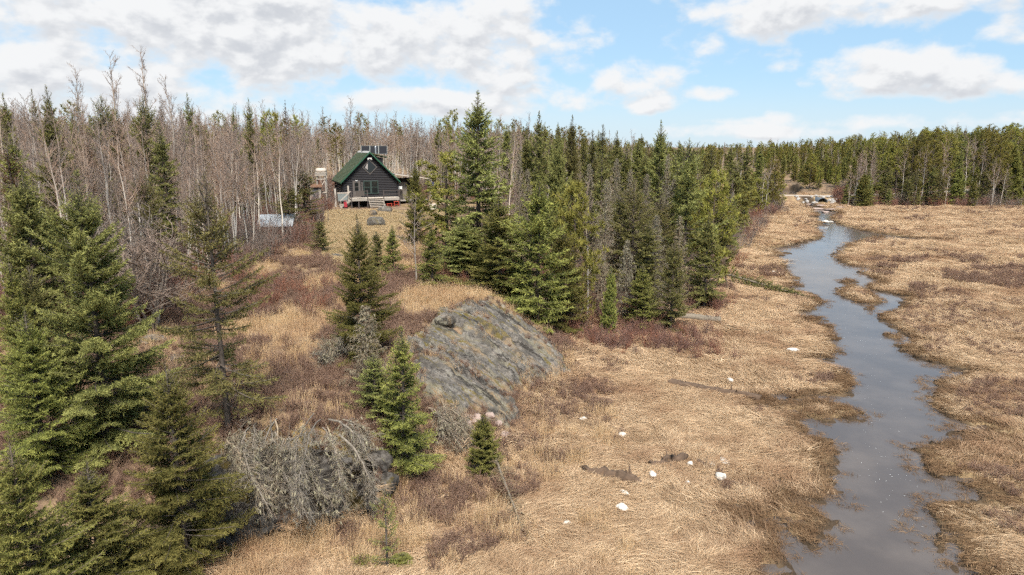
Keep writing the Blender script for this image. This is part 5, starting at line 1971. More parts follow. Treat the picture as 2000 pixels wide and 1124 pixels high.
# grey metal box held between two posts
e = empty('storage_box', cabg(-3.85, -.9), R(15))
MB().box(-.62, .62, -.3, .3, .75, 1.75).build('body', M['greybox'], e)
MB().box(-.66, .66, -.34, .34, 1.752, 1.83).build('lid', M['tan'], e)
for x in (-.5, .5):
    for y in (-.22, .22):
        MB().box(x - .04, x + .04, y - .04, y + .04, -.15, .749).build('leg', M['darkwood'], e)
tag(e, 'grey metal storage box on legs left of the side steps', 'box')
for k, (x, y, h, lab) in enumerate([(-4.75, -.7, 2.4, 'left of two upright posts flanking the grey box'), (-3.0, -.3, 2.6, 'right of two upright posts flanking the grey box')]):
    p_ = cabg(x, y)
    V, F = loft([(0, 0, -.2), (.01, 0, h * .5), (0, .01, h)], [.13, .12, .11], 10, k, .05)
    o = link('wooden_post', mesh_py('wooden_post', V, F, M['oldwood'], True))
    o.location = p_
    tag(o, lab, 'post')

# red hand cart by the steps
e = empty('hand_cart', cabg(-3.7, -2.3), R(30))
e.scale = (.72, .72, .8)
mb = MB()
for x in (-.2, .2):
    mb.bar((x, 0, .12), (x, .28, 1.25), .06)
mb.bar((-.2, .28, 1.25), (.2, .28, 1.25), .06)
mb.bar((-.2, .12, .6), (.2, .12, .6), .05)
mb.build('frame', M['scarlet'], e)
MB().poly([(-.26, -.05, .2), (.26, -.05, .2), (.26, .14, 1.0), (-.26, .14, 1.0), (-.26, .0, .2), (.26, .0, .2), (.26, .19, 1.0), (-.26, .19, 1.0)], [(0, 1, 2, 3), (7, 6, 5, 4), (0, 4, 5, 1), (1, 5, 6, 2), (2, 6, 7, 3), (3, 7, 4, 0)]).build('back_plate', M['scarlet'], e)
for x in (-.33, .33):
    mb = MB()
    mb.cyl((x - .05, .1, .17), (x + .05, .1, .17), .19, .19, 18)
    mb.build('wheel', M['black'], e)
MB().box(-.25, .25, -.4, -.02, .03, .07).build('toe_plate', M['black'], e)
tag(e, 'red and black hand cart leaning beside the side steps', 'cart')
# red stools under the deck
for k, (x, s, lab) in enumerate([(1.95, .8, 'low red wooden stool under the cabin deck'), (2.9, 1.15, 'tall red wooden stool at the deck corner')]):
    e = empty('red_stool', cabg(x, -2.55), R(21))
    MB().box(-.36, .36, -.18, .18, .52 * s, .58 * s).build('seat', M['red'], e)
    for sx in (-.3, .3):
        for sy in (-.13, .13):
            MB().box(sx - .035, sx + .035, sy - .035, sy + .035, -.02, .519 * s).build('leg', M['red'], e)
    MB().box(-.264, .264, -.02, .02, .2 * s, .26 * s).build('stretcher', M['red'], e)
    tag(e, lab, 'stool')
# white basin on the cabin corner
e = empty('white_cooler', cab(4.15, .9, 2.0), R(21))
MB().box(-.3, .3, -.2, .2, 0, .26).build('body', M['white'], e)
MB().box(-.32, .32, -.22, .22, .262, .33).build('lid', M['white'], e)
MB().box(-.4, .4, -.25, .25, -.06, -.002).build('shelf_board', M['oldwood'], e)
for sx in (-.35, .35):
    for sy in (-.2, .2):
        MB().box(sx - .03, sx + .03, sy - .03, sy + .03, -1.5, -.061).build('leg', M['darkwood'], e)
tag(e, 'white cooler on a stand under the side porch', 'cooler')

# sawn log rounds and a fire ring of logs right of the porch
M['sawn'] = plain('sawn_wood', (.52, .38, .26), .85, .2)
for k, (px, py, r, h, lab, lay) in enumerate([(846, 411, .45, .8, 'leftmost upright sawn log round right of the cabin', 0), (862, 411, .5, .75, 'dark-barked upright log round in the middle of the row', 0), (875, 409, .35, 1.8, 'pale peeled log lying right of the log rounds', 1)]):
    q = T(px, py)
    e = empty('log_round', (q[0], q[1], q[2] + (r if lay else 0)), .3 * k)
    if lay:
        V, F = loft([(-h / 2, 0, 0), (0, 0, .02), (h / 2, .05, 0)], [r, r * .96, r * .9], 12, k, .03)
        link('bark', mesh_py('bark', V, F, M['sawn'], True), e)
    else:
        V, F = loft([(0, 0, -.1), (0, 0, h * .5), (0, 0, h)], [r * 1.05, r, r], 14, k, .04)
        link('bark', mesh_py('bark', V, F, M['tan'] if k == 0 else M['rotten'], True), e)
        mb = MB()
        mb.cyl((0, 0, h + .003), (0, 0, h + .02), r * .92, r * .9, 14)
        mb.build('cut_face', M['sawn'], e)
    tag(e, lab, 'log')

# flag on a pole
m, t, out = new_mat('flag_cloth')
p = t.ocoord()
sx = t.n('ShaderNodeSeparateXYZ', {0: p})
stripe = t.math('GREATER_THAN', t.math('FRACT', t.math('MULTIPLY', sx.outputs[2], 6.5 / .9)), .5)
c = t.mix(stripe, (.62, .58, .55), (.36, .06, .07))
cant = t.math('MULTIPLY', t.math('LESS_THAN', sx.outputs[0], .55), t.math('GREATER_THAN', sx.outputs[2], .42))
c = t.mix(cant, c, (.05, .06, .16))
pbr(t, out, c, .8, .2)
fq = cabg(8.6, .5)
e = empty('flag', fq, R(-35))
MB().cyl((0, 0, -.2), (0, 0, 3.1), .035, .025, 8).build('pole', M['oldwood'], e)
V, F = [], []
for i in range(15):
    for j in range(9):
        x = i / 14 * 1.35
        V.append((x, .09 * math.sin(x * 6) * (i / 14), .9 * j / 8 - .30 * (i / 14) ** 1.5))
for i in range(14):
    for j in range(8):
        F.append((i * 9 + j, (i + 1) * 9 + j, (i + 1) * 9 + j + 1, i * 9 + j + 1))
o = link('cloth', mesh_py('cloth', V, F, m, True), e)
o.location = (.03, 0, 2.0)
tag(e, 'faded striped flag on a short pole right of the cabin', 'flag')

# low shed with corrugated metal roof among the brush
sq = T(540, 470)
e = empty('metal_roof_shed', (sq[0], sq[1], sq[2]), R(14))
q = MB()
nn = 22
for k in range(nn):
    x0, x1 = -1.55 + 3.1 * k / nn, -1.55 + 3.1 * (k + 1) / nn
    z0, z1 = (.03 if k % 2 else 0), (.03 if (k + 1) % 2 else 0)
    q.poly([(x0, -1.1, 1.45 + z0), (x1, -1.1, 1.45 + z1), (x1 + .15, 1.3, 2.35 + z1), (x0 + .15, 1.3, 2.35 + z0)], [(0, 1, 2, 3)])
    q.poly([(x0, -1.1, 1.43 + z0), (x1, -1.1, 1.43 + z1), (x1 + .15, 1.3, 2.33 + z1), (x0 + .15, 1.3, 2.33 + z0)], [(3, 2, 1, 0)])
q.build('corrugated_roof', plain('worn_tin', (.44, .45, .46), .45, .35, 1.6, metal=.35), e)
for k in range(9):
    x = -1.35 + k * .3
    MB().box(x, x + .285, 1.05, 1.1, -.2, 2.2).build('board', M['rotten'] if k % 3 else M['oldwood'], e)
for x in (-1.35, 1.35):
    MB().box(x - .05, x + .05, -.95, -.85, -.2, 1.48).build('post', M['oldwood'], e)
    MB().box(x - .05, x + .05, 1.11, 1.2, -.2, 2.25).build('post', M['oldwood'], e)
MB().box(-1.3, 1.3, -.6, 1.0, -.1, .75).build('stacked_firewood', M['rotten'], e)
tag(e, 'low shed with a tilted corrugated tin roof among the brush', 'shed')
pq = T(534, 474)
e = empty('scrap_board', (pq[0], pq[1] - 1.5, g1(pq[0], pq[1] - 1.5)), R(20))
q = MB()
q.poly([(-.28, 0, .02), (.28, 0, .02), (.42, .25, .75), (-.12, .25, .75), (-.28, .03, .02), (.28, .03, .02), (.42, .28, .75), (-.12, .28, .75)], [(0, 1, 2, 3), (7, 6, 5, 4), (0, 4, 5, 1), (1, 5, 6, 2), (2, 6, 7, 3), (3, 7, 4, 0)])
q.build('panel', M['white'], e)
MB().bar((.1, .28, .7), (.1, .6, 0), .04).build('prop', M['oldwood'], e)
tag(e, 'torn white board leaning in the brush below the tin roof', 'board')

# ================================================================ trees of the photograph
random.seed(4)
# --- near left
plant('hero', 145, 22.5, 335, 'tallest nearest olive spruce filling the lower left foreground', 255, rz=1.0)
plant('hero2', 325, 18.6, 705, 'bright fir with a double tip right of the big left spruce', 255, rz=.4)
plant('hero2', 15, 15.0, 850, 'yellowish fir cut off by the lower left corner', 290, rz=2.2)
plant('hero2', 165, 16.8, 900, 'dense fir low in front of the big left spruce', 260, rz=3.2)
plant('young', 15, 24.5, 505, 'slim spire spruce at the left picture edge', 110)
plant('young', 55, 25.5, 520, 'small slim spruce just right of the left edge spire', 110)
plant('hero2', 45, 21, 600, 'broad dark-green fir behind the left edge firs', 200)
plant('wide', 40, 33, 335, 'broad spruce at the left edge behind the slim spires', 170)
plant('dark', 88, 40, 195, 'dense dark spruce standing over the left forest edge', 100)
plant('sparse', 400, 22.6, 338, 'thin spruce with bare grey lower limbs on the rocky shelf', 190, rz=.7)
plant('young', 400, 22.8, 336, 'dense green top crown on the thin lichened spruce', None) if False else None
# --- middle
plant('hero2', 698, 30.5, 418, 'bright green conical spruce on the slope left of the granite dome', 145, rz=.3)
plant('dead', 712, 27.2, 598, 'dead grey lichened spruce in front of the bright conical one', 105)
plant('young', 782, 25.0, 640, 'green fir at the lower left end of the granite dome', 135, rz=2.0)
plant('young', 728, 25.6, 690, 'dull sparse fir half hidden left of the fir by the dome', 90)
plant('small', 944, 25.6, 812, 'little bright green fir standing alone at the tip of the slab', 78)
plant('wisp', 750, 19.2, 950, 'thin green sapling in the grass at the bottom edge', 62)
plant('small', 705, 19.4, 1085, 'knee-high fir seedling left of the thin sapling', 60)
plant('small', 785, 19.4, 1080, 'knee-high fir seedling right of the thin sapling', 60)
plant('hero2', 810, 62, 312, 'dark narrow fir in front of the cabin porch', 62)
plant('young', 841, 44.5, 438, 'small fir below the dark fir on the open slope', 66)
plant('young', 735, 49, 452, 'left of two bright young firs on the slope', 52)
plant('young', 765, 48, 440, 'right of two bright young firs on the slope', 50)
plant('young', 623, 57, 428, 'small round fir at the yard edge below the tower', 44)
plant('sapling', 805, 45, 380, 'slender bare sapling in front of the porch fir', 90)
plant('ragged', 590, 70, 330, 'ragged half-bare spruce between shed and outhouse', 70)
plant('sparse', 560, 64, 360, 'grey-green sparse spruce behind the tin roof', 80)
plant('tall', 932, 52, 178, 'tallest olive spruce right of the cabin standing above the forest', 150, rz=.2)
plant('pine', 868, 54, 300, 'crooked pale pine left of the tall central spruce', 130)
plant('birch_clump', 985, 55, 250, 'white-limbed leaning birch clump beside the tall central spruce', None, tilt=(0, .22))
plant('wide', 975, 46, 385, 'broad dark-skirted spruce below the tall central spruce', 170)
plant('wide', 905, 48.5, 430, 'wide low spruce spreading over the slope above the dome', 150)
plant('wide', 1052, 43.5, 343, 'large conical spruce rising behind the granite dome', 165, rz=1.1)
plant('young', 1100, 45.5, 440, 'green spruce tucked right of the large conical one', 120)
plant('bush_pine', 1125, 47.5, 362, 'lime-green pine at the right of the conical spruces', 115)
plant('birch0', 1152, 48, 350, 'thin white birch stem beside the lime-green pine', None)
# --- the row behind
for px, d, top, pr, w_, lab in [
        (1028, 66, 255, 'narrow', 42, 'narrow dark spruce left in the row behind the central spruces'),
        (1053, 64, 218, 'dark', 60, 'tall full spruce leading the row behind the conical spruce'),
        (1090, 60, 245, 'wide', 70, 'pale-green full spruce in the middle of the back row'),
        (1118, 68, 224, 'dark', 56, 'dark pointed spruce at the right of the back row'),
        (1158, 74, 255, 'narrow', 36, 'very narrow spruce right of the pointed back row spruce'),
        (1178, 80, 242, 'narrow', 40, 'narrow spruce standing over the dead lichened trees'),
        (1205, 84, 256, 'dark', 44, 'squat dark spruce between the narrow ones and the tall pair'),
        (1292, 62, 235, 'tall', 86, 'tall double-topped spruce above the grey lichened stand'),
        (1262, 66, 290, 'narrow', 46, 'slim green spruce left of the double-topped one'),
        (1348, 57, 268, 'ragged', 105, 'olive ragged spruce with open limbs near the river side'),
        (1320, 62, 300, 'dark', 60, 'dark spruce wedged between the two tall river side trees'),
        (1398, 60, 338, 'bush_pine', 78, 'yellow-green pine leaning out at the forest corner'),
        (1240, 54, 350, 'sparse', 100, 'yellowish thin spruce among the grey dead stand'),
        (1318, 47, 468, 'young', 74, 'bright fir at the front edge right of the dead stand'),
        (1256, 47.5, 515, 'young', 84, 'low spreading fir at the foot of the dead stand'),
        (1194, 46, 525, 'small', 40, 'tiny dark fir standing in the red brush'),
        (1385, 54, 420, 'dark', 70, 'dark bushy spruce below the leaning pine'),
        (1290, 55, 380, 'sparse', 90, 'lichen-grey spruce right of the yellowish thin one'),
        (1212, 55, 372, 'sparse', 80, 'thin green-topped spruce left of the yellowish one'),
        (1270, 51, 430, 'narrow', 56, 'slender dark spruce in front of the dead stand'),
        (1175, 58, 300, 'narrow', 46, 'slender spruce rising at the left of the dead stand'),
        (1225, 70, 285, 'narrow', 42, 'slender spruce top behind the dead stand')]:
    plant(pr, px, d, top, lab, w_)
for k, (px, d, top, pr, w_) in enumerate([(1185, 54, 350, 'dead_tall', 70), (1205, 58, 310, 'dead_tall', 66), (1232, 57, 330, 'dead_narrow', 50), (1265, 58, 340, 'dead_tall', 60), (1150, 60, 320, 'dead_narrow', 50),
                                            (1285, 52, 420, 'dead_tall', 70), (1330, 54, 420, 'dead_narrow', 50), (1225, 49, 470, 'dead', 60), (1030, 52, 330, 'dead_narrow', 50), (1015, 58, 300, 'dead_narrow', 40), (1170, 50, 470, 'dead', 60), (1305, 58, 300, 'dead_narrow', 40)]):
    plant(pr, px, d, top, 'grey dead spruce draped with lichen in the stand by the river', w_, group='dead lichened spruces by the river')
# leaning snags
q = T(1192, 560)
tree('dead_narrow', 9.5, 57, 12.5, 'dark leaning snag slanting right over the dead stand', None, .55, 0, (0, R(24)))
plant('ragged', 1432, 60, 400, 'dark thin spruce drooping out over the marsh', 46, tilt=(0, R(12)))
tree('dead_narrow', *(T(1402, 508)[:2]), 7.5, 'bare grey trunk leaning at the forest corner', None, .8, 0, (0, R(10)))

# --- left forest, the spruces that stand out over it
for px, d, top, pr, w_, lab in [
        (5, 52, 180, 'dark', 60, 'dark spruce cut by the left edge above the forest'),
        (140, 54, 218, 'dark', 42, 'slim spruce right of the dense dark one'),
        (90, 60, 168, 'narrow', 40, 'high narrow spruce top behind the dense dark one'),
        (60, 66, 172, 'narrow', 26, 'thin spire far left over the birches'),
        (197, 56, 184, 'ragged', 84, 'open-limbed olive spruce left of two alike'),
        (278, 52, 183, 'ragged', 76, 'open-limbed olive spruce with a clean dark stem'),
        (228, 58, 213, 'narrow', 34, 'short narrow spruce between the two open-limbed ones'),
        (312, 72, 190, 'rust', 24, 'thin brownish spire right of the open-limbed spruces'),
        (365, 76, 183, 'narrow', 30, 'slim dark spire standing over the birches'),
        (387, 74, 225, 'narrow', 30, 'shorter slim spire right of the taller one'),
        (455, 88, 208, 'narrow', 22, 'thin distant spire left of the cabin'),
        (485, 86, 193, 'narrow', 26, 'tall thin spire left of the brown spire'),
        (556, 84, 195, 'rust', 28, 'brown dead spire left of the cabin'),
        (520, 88, 220, 'pine', 44, 'round-topped pine behind the spires'),
        (540, 92, 222, 'pine', 40, 'second round-topped pine close behind the spires'),
        (275, 42, 330, 'sparse', 80, 'grey-green thin spruce inside the brush at left'),
        (230, 47, 340, 'sparse', 80, 'weak spruce among the left birches'),
        (20, 44, 260, 'wide', 110, 'olive spruce at the left edge above the broad one')]:
    plant(pr, px, d, top, lab, w_)
plant('alder', 270, 34, 430, 'spreading grey alder with pale limbs behind the big left spruce', 190)
plant('alder', 225, 37, 400, 'tall bare alder left of the spreading one', 150)
for px, d, top, pr, lab in [
        (60, 40, 205, 'birch_clump', 'pale branching birch at far left'),
        (210, 44, 300, 'birch_fork', 'crooked pale birch in front of the open-limbed spruces'),
        (335, 46, 255, 'birch_fork', 'white forked birch left of the thin spruce'),
        (372, 50, 210, 'birch1', 'tall straight white birch above the thin spruce'),
        (432, 50, 230, 'birch_clump', 'white birch clump right of the thin spruce'),
        (470, 52, 250, 'birch_fork', 'white forked birch left of the tin roof shed'),
        (215, 58, 105, 'aspen0', 'highest bare aspen crown at left'),
        (270, 60, 95, 'aspen1', 'wide bare aspen crown topping the left forest'),
        (125, 60, 130, 'aspen2', 'tall bare aspen near the left edge'),
        (320, 66, 150, 'aspen0', 'bare aspen right of the highest crowns'),
        (680, 104, 190, 'aspen1', 'bare aspen crown above the cabin roof')]:
    plant(pr, px, d, top, lab)

# --- forests
rng = np.random.RandomState(99)


def fill(poly, n, mind, zone, protos, hr, labels, group, view=.80, dmax=1e9, hf=None):
    pts = []
    poly = np.asarray(poly)
    lo, hi = poly.min(0), poly.max(0)
    tries = 0
    while len(pts) < n and tries < 60:
        tries += 1
        C = rng.uniform(lo, hi, (400, 2))
        C = C[(sd_poly(C, poly) > .4) & (np.abs(C[:, 0]) < C[:, 1] * view) & (C[:, 1] < dmax) & (road_d(C) > 4.5)]
        if zone is not None:
            C = C[zone(C)]
        for c in C:
            if len(pts) >= n:
                break
            # keep the yard, the cabin and its sight line free
            if all((c[0] - a[0]) ** 2 + (c[1] - a[1]) ** 2 > mind * mind for a in pts):
                pts.append(c)
    zs = ter(np.array(pts))
    for c, z in zip(pts, zs):
        k = rng.choice(len(protos), p=[q[1] for q in protos])
        pr = protos[k][0]
        nm = NAMES.get(pr) or ('aspen_tree' if pr.startswith('aspen') else 'birch_tree')
        h = rng.uniform(*hr) * protos[k][2] * (hf(c) if hf else 1)
        ppx = 1000 + FPX * c[0] / (c[1] * CP + 5 * SP)
        where = next(wd for lim, wd in labels['where'] if ppx < lim)
        size = 'short' if h < 8.2 else 'tall' if h > 11 else 'middling'
        tree(pr, c[0], c[1], h, size + ' ' + labels[nm] + ' ' + where, group, rng.uniform(.85, 1.15), rng.uniform(0, 6.28), (rng.normal(0, .025), rng.normal(0, .025)), z)


cabc = np.array(cab(0, 4)[:2])


def left_ok(C):
    return (np.linalg.norm(C - cabc, axis=1) > 8) & (sd_poly(C, yard_poly) < -2) & (np.linalg.norm(C - np.array(sq[:2]), axis=1) > 2.5)


B = [('birch0', .17, 1), ('birch1', .17, 1), ('birch2', .15, 1), ('birch3', .15, 1), ('birch_fork', .1, .95), ('aspen0', .1, 1.1), ('aspen1', .08, 1.1), ('aspen2', .08, 1.1)]
LB = {'where': [(150, 'at the far left edge'), (330, 'above the big left spruce'), (480, 'behind the thin lichened spruce'), (620, 'behind the tin roof shed'), (800, 'directly behind the cabin'), (9999, 'between cabin and tall central spruce')],
      'birch_tree': 'leafless white birch crowded in the forest', 'aspen_tree': 'leafless grey aspen crowded in the forest',
      'spruce_tree': 'thin spruce crowded among the birches', 'dead_spruce': 'brown dying spruce among the birches', 'pine_tree': 'pine among the birches', 'fir_tree': 'fir growing low under the birches'}
GB = 'forest left of and behind the cabin'
fill(FOREST_L, 105, 1.5, lambda C: left_ok(C) & (C[:, 1] < 72), B, (8.0, 11.2), LB, GB)
fill(FOREST_L, 150, 1.3, lambda C: left_ok(C) & (C[:, 1] >= 68) & (C[:, 1] < 106), B, (8.5, 11.5), LB, GB)
fill(FOREST_L, 120, 1.6, lambda C: left_ok(C) & (C[:, 1] >= 100) & (C[:, 1] < 135), B, (8.5, 11.2), LB, GB)
fill(FOREST_L, 60, 2.2, lambda C: left_ok(C) & (C[:, 1] < 115), [('rust', .25, 1), ('narrow', .45, 1.05), ('sparse', .3, .75)], (6.5, 11), LB, GB)
S = [('dark', .15, 1), ('narrow', .24, 1.02), ('tall', .08, 1.05), ('wide', .05, .85), ('pine', .08, .95), ('rust', .06, .9), ('birch0', .12, 1), ('birch2', .12, 1), ('dead_narrow', .10, .95)]
LS = {'where': [(1000, 'behind the tall central spruce'), (1190, 'behind the conical spruces'), (1340, 'behind the dead stand'), (1440, 'behind the forest corner pine'), (9999, 'toward the gravel road')],
      'spruce_tree': 'green spruce crowded in the river bank forest', 'pine_tree': 'pine mixed into the river bank forest', 'dead_spruce': 'grey dead spruce in the river bank forest', 'birch_tree': 'bare birch in the river bank forest', 'fir_tree': 'fir at the foot of the river bank forest'}
fill(FOREST_R, 48, 2.0, lambda C: (C[:, 1] >= 62) & (C[:, 1] < 95) & (C[:, 0] > C[:, 1] * .02), S, (6.5, 10), LS, 'forest along the left river bank')
fill(FOREST_R, 80, 2.2, lambda C: (C[:, 1] >= 90) & (C[:, 1] < 150), S, (8, 12), LS, 'forest along the left river bank')
fill(FOREST_R, 45, 2.0, lambda C: (sd_poly(C, FOREST_R) < 7) & (C[:, 1] > 62) & (C[:, 0] > C[:, 1] * .25), [('young', .35, .75), ('dark', .35, .8), ('bush_pine', .3, .85)], (5, 9), LS, 'forest along the left river bank')
FF = [('farfir', .17, .9), ('dark', .15, 1), ('pine2', .19, 1.1), ('pine', .11, 1.05), ('narrow', .10, 1.05), ('birch1', .11, 1), ('birch3', .11, 1), ('dead_narrow', .06, .95)]
LF = {'where': [(1690, 'near the gravel road'), (1790, 'behind the white birch clumps'), (1900, 'in its middle'), (9999, 'at its right end')],
      'spruce_tree': 'green spruce in the forest across the marsh', 'fir_tree': 'bushy fir in the forest across the marsh', 'pine_tree': 'olive pine in the forest across the marsh', 'birch_tree': 'bare birch in the forest across the marsh', 'dead_spruce': 'grey dead spruce in the forest across the marsh', 'aspen_tree': 'bare aspen in the forest across the marsh'}
fill(FOREST_F, 55, 2.2, lambda C: sd_poly(C, FOREST_F) < 6, [('farfir', .25, .6), ('young', .2, .7), ('dark', .12, .9), ('birch0', .28, 1.0), ('sparse', .15, .8)], (5, 10.5), LF, 'far forest across the marsh', .85, 175)
fill(FOREST_F, 150, 2.4, lambda C: (sd_poly(C, FOREST_F) >= 4) & (C[:, 1] < 190), FF, (9.5, 15.5), LF, 'far forest across the marsh', .85, 190, lambda c: .58 + .38 * min(1, max(0, (c[0] / c[1] - .40) / .2)))
plant('birch_clump', 1708, 150, 280, 'large white birch clump at the front of the far forest', 62)
plant('birch_clump', 1675, 151, 296, 'smaller white birch clump left of the large one across the marsh', 40)
plant('farfir', 1690, 147, 335, 'dense dark fir at the left corner of the far forest', 36)
plant('bush_pine', 1585, 190, 322, 'lone olive pine beside the gravel road', 34)
plant('birch1', 1965, 147, 320, 'slanting white birch at the front of the far forest', None, tilt=(0, .12))


# --- woods beyond, read as one mass
def saplings():
    P = rng.uniform((-95, 34), (10, 128), (5200, 2))
    P = P[(sd_poly(P, FOREST_L) > 1.0) & left_ok(P) & (np.abs(P[:, 0]) < P[:, 1] * .82)][:620]
    c = bpy.data.collections.new('sapling_set')
    for i, k in enumerate(('birch0', 'birch2', 'aspen1', 'aspen2')):
        for j, q in enumerate(('crown', 'trunk')):
            pass
        me = bpy.data.meshes.new('bare_sapling_%d' % i)
        bm = bmesh.new()
        bm.from_mesh(PROTO[k]['crown'])
        bm.from_mesh(PROTO[k]['trunk'])
        bm.to_mesh(me)
        bm.free()
        me.materials.append(M['aspen'])
        c.objects.link(bpy.data.objects.new('bare_sapling_%02d' % i, me))
    scatter('bare_saplings', 'grey-brown haze of leafless saplings filling the birch forest', c, np.column_stack([P, ter(P)]), rng.uniform(0, 6.28, len(P)), rng.uniform(.38, .78, len(P)), rng.randint(0, 4, len(P)))


saplings()


def beyond():
    P = rng.uniform((-260, 128), (420, 430), (16000, 2))
    ok = (np.abs(P[:, 0]) < P[:, 1] * .84) & (road_d(P) > 5) & (sd_poly(P, POOL2) < -2)
    gap = [(44, 168), (78, 166), (98, 260), (60, 262)]
    ok &= sd_poly(P, np.array(gap)) < 0
    lf, rf, ff_ = sd_poly(P, FOREST_L), sd_poly(P, FOREST_R), sd_poly(P, FOREST_F)
    ok &= ~((P[:, 1] < 150) & (P[:, 0] > 8)) & ~((ff_ > 0) & (P[:, 1] < 188))
    ok &= (P[:, 1] > 132) & ~((P[:, 0] > 50) & (P[:, 1] < 170))
    keep = rng.rand(len(P)) < np.clip(1.3 - P[:, 1] / 400, .25, 1)
    P = P[ok & keep]
    P = P[:4200]
    z = ter(P)
    # broadleaf to the left, conifers to the right
    bl = (P[:, 0] / P[:, 1] < -.02 + rng.normal(0, .08, len(P))) & (rng.rand(len(P)) < .85)
    bl |= rng.rand(len(P)) < .16
    cons, brs = [], []
    for k in ('farfir', 'narrow', 'pine2', 'dark'):
        cons.append(PROTO[k])
    for k in ('birch0', 'aspen1', 'birch2'):
        brs.append(PROTO[k])
    c = bpy.data.collections.new('beyond_trees')
    for i, p_ in enumerate(cons + brs):
        me = bpy.data.meshes.new('far_tree_%d' % i)
        bm = bmesh.new()
        bm.from_mesh(p_['crown'])
        nm_ = len(p_['crown'].polygons)
        bm.from_mesh(p_['trunk'])
        bm.faces.ensure_lookup_table()
        for f in bm.faces[nm_:]:
            f.material_index = 1
        bm.to_mesh(me)
        bm.free()
        me.materials.append(p_['crown'].materials[0])
        me.materials.append(p_['trunk'].materials[0])
        c.objects.link(bpy.data.objects.new('far_tree_%02d' % i, me))
    ix = np.where(bl, rng.randint(4, 7, len(P)), rng.choice(4, len(P), p=[.28, .27, .27, .18]))
    az_ = P[:, 0] / P[:, 1]
    sc = rng.uniform(.65, 1.15, len(P)) * np.where(bl, .95, 1.0) * np.interp(az_, [.05, .2, .3, .45, .62], [1, .85, .66, .72, 1.0])
    scatter('distant_woods', 'mixed woods on the rising ground beyond, reaching to the horizon', c, np.column_stack([P, z]), rng.uniform(0, 6.28, len(P)), sc, ix)


beyond()


# ================================================================ fallen wood
def log(name, a, b, r0, r1, mat, label, sag=0.0, rough=.06, k=10, n=14, seed=0, stubs=6, wob=.1, cat='log', lift=-.02):
    a, b = np.array(a, float), np.array(b, float)
    rs_ = np.random.RandomState(seed)
    pts = []
    for i in range(n):
        s = i / (n - 1)
        q = a + (b - a) * s
        q[2] += lift * math.sin(s * 3.14)
        q[:2] += rs_.normal(0, wob * .3, 2)
        pts.append(q - a)
    rr = [1.25 * (r0 + (r1 - r0) * i / (n - 1)) * rs_.uniform(.8, 1.15) for i in range(n)]
    e = empty(name, a)
    V, F = loft(pts, rr, k, seed, rough)
    me = mesh_py('trunk', V, F, M[mat], True)
    at = me.attributes.new('rad', 'FLOAT', 'POINT')
    at.data.foreach_set('value', [.08] * len(V))
    link('trunk', me, e)
    for j in range(stubs):
        i = rs_.randint(1, n - 1)
        d = nrm(rs_.randn(3) + np.array([0, 0, .6]))
        L = rs_.uniform(.15, .6)
        V, F = loft([pts[i], pts[i] + d * L * .5, pts[i] + d * L + rs_.normal(0, .05, 3)], [rr[i] * .3, rr[i] * .2, .006], 5, j)
        me = mesh_py('stub', V, F, M[mat], True)
        at = me.attributes.new('rad', 'FLOAT', 'POINT')
        at.data.foreach_set('value', [.03] * len(V))
        link('stub', me, e)
    tag(e, label, cat)
    return e


def lo(px, py, dz=.1):
    q = T(px, py)
    return (q[0], q[1], q[2] + dz)


log('rotten_log', lo(1305, 752, .12), lo(1484, 782, .05), .22, .16, 'rotten', 'long dark rotten trunk lying across the marsh grass', seed=1, rough=.25, wob=.3, stubs=9)
log('rotten_log', lo(1142, 928, .12), lo(1240, 946, .12), .17, .20, 'rotten', 'short thick rotten log with frayed bark in the near grass', seed=2, rough=.32, wob=.25)
log('rotten_log', lo(1238, 945, .10), lo(1284, 962, .05), .10, .07, 'rotten', 'thin black end piece right of the short rotten log', seed=3, rough=.2, stubs=2)
log('driftwood', lo(1268, 913, .08), lo(1330, 903, .2), .08, .13, 'rotten', 'twisted dark driftwood among the white stones', seed=4, rough=.3, wob=.3, stubs=12)
log('driftwood', lo(1360, 906, .06), lo(1392, 922, .05), .06, .04, 'rotten', 'small dark stick between driftwood and flat slabs', seed=5, rough=.2, stubs=3)
log('grey_log', lo(1322, 624, .22), lo(1405, 632, .22), .21, .20, 'greywood', 'pale grey squared log at the edge of the red brush', seed=6, rough=.05, stubs=1, k=8)
log('grey_log', lo(1108, 608, .2), lo(1152, 619, .2), .16, .14, 'greywood', 'pale birch log lying right of the conical spruces', seed=7, rough=.05, stubs=2)
log('grey_log', lo(915, 580, .2), lo(985, 612, .25), .12, .10, 'greywood', 'weathered pale log above the top of the granite dome', seed=8, rough=.08, stubs=3)
log('grey_log', lo(970, 600, .2), lo(1000, 625, .3), .07, .05, 'greywood', 'white forked dead branch at the right shoulder of the dome', seed=9, rough=.1, stubs=9)
log('dark_pole', lo(1390, 500, .2), lo(1530, 512, .15), .10, .06, 'rotten', 'thin dark pole reaching from the forest to the river bank', seed=10, stubs=4)
log('grey_log', lo(1426, 543, .15), lo(1478, 556, .15), .11, .09, 'rotten', 'broken dark log pieces on the river side grass', seed=11, rough=.2, stubs=6)
log('grey_log', lo(1500, 562, .15), lo(1590, 570, .05), .10, .07, 'rotten', 'dark waterlogged log at the bank near the islet', seed=12, rough=.2, stubs=4)
log('grey_log', lo(1590, 541, .10), lo(1660, 546, .06), .07, .05, 'rotten', 'half sunk thin pole crossing the river narrows', seed=13, rough=.1, stubs=2)
log('grey_log', lo(1404, 634, .12), lo(1440, 652, .08), .05, .04, 'rotten', 'thin dark stick trailing from the grey squared log', seed=14, stubs=3)

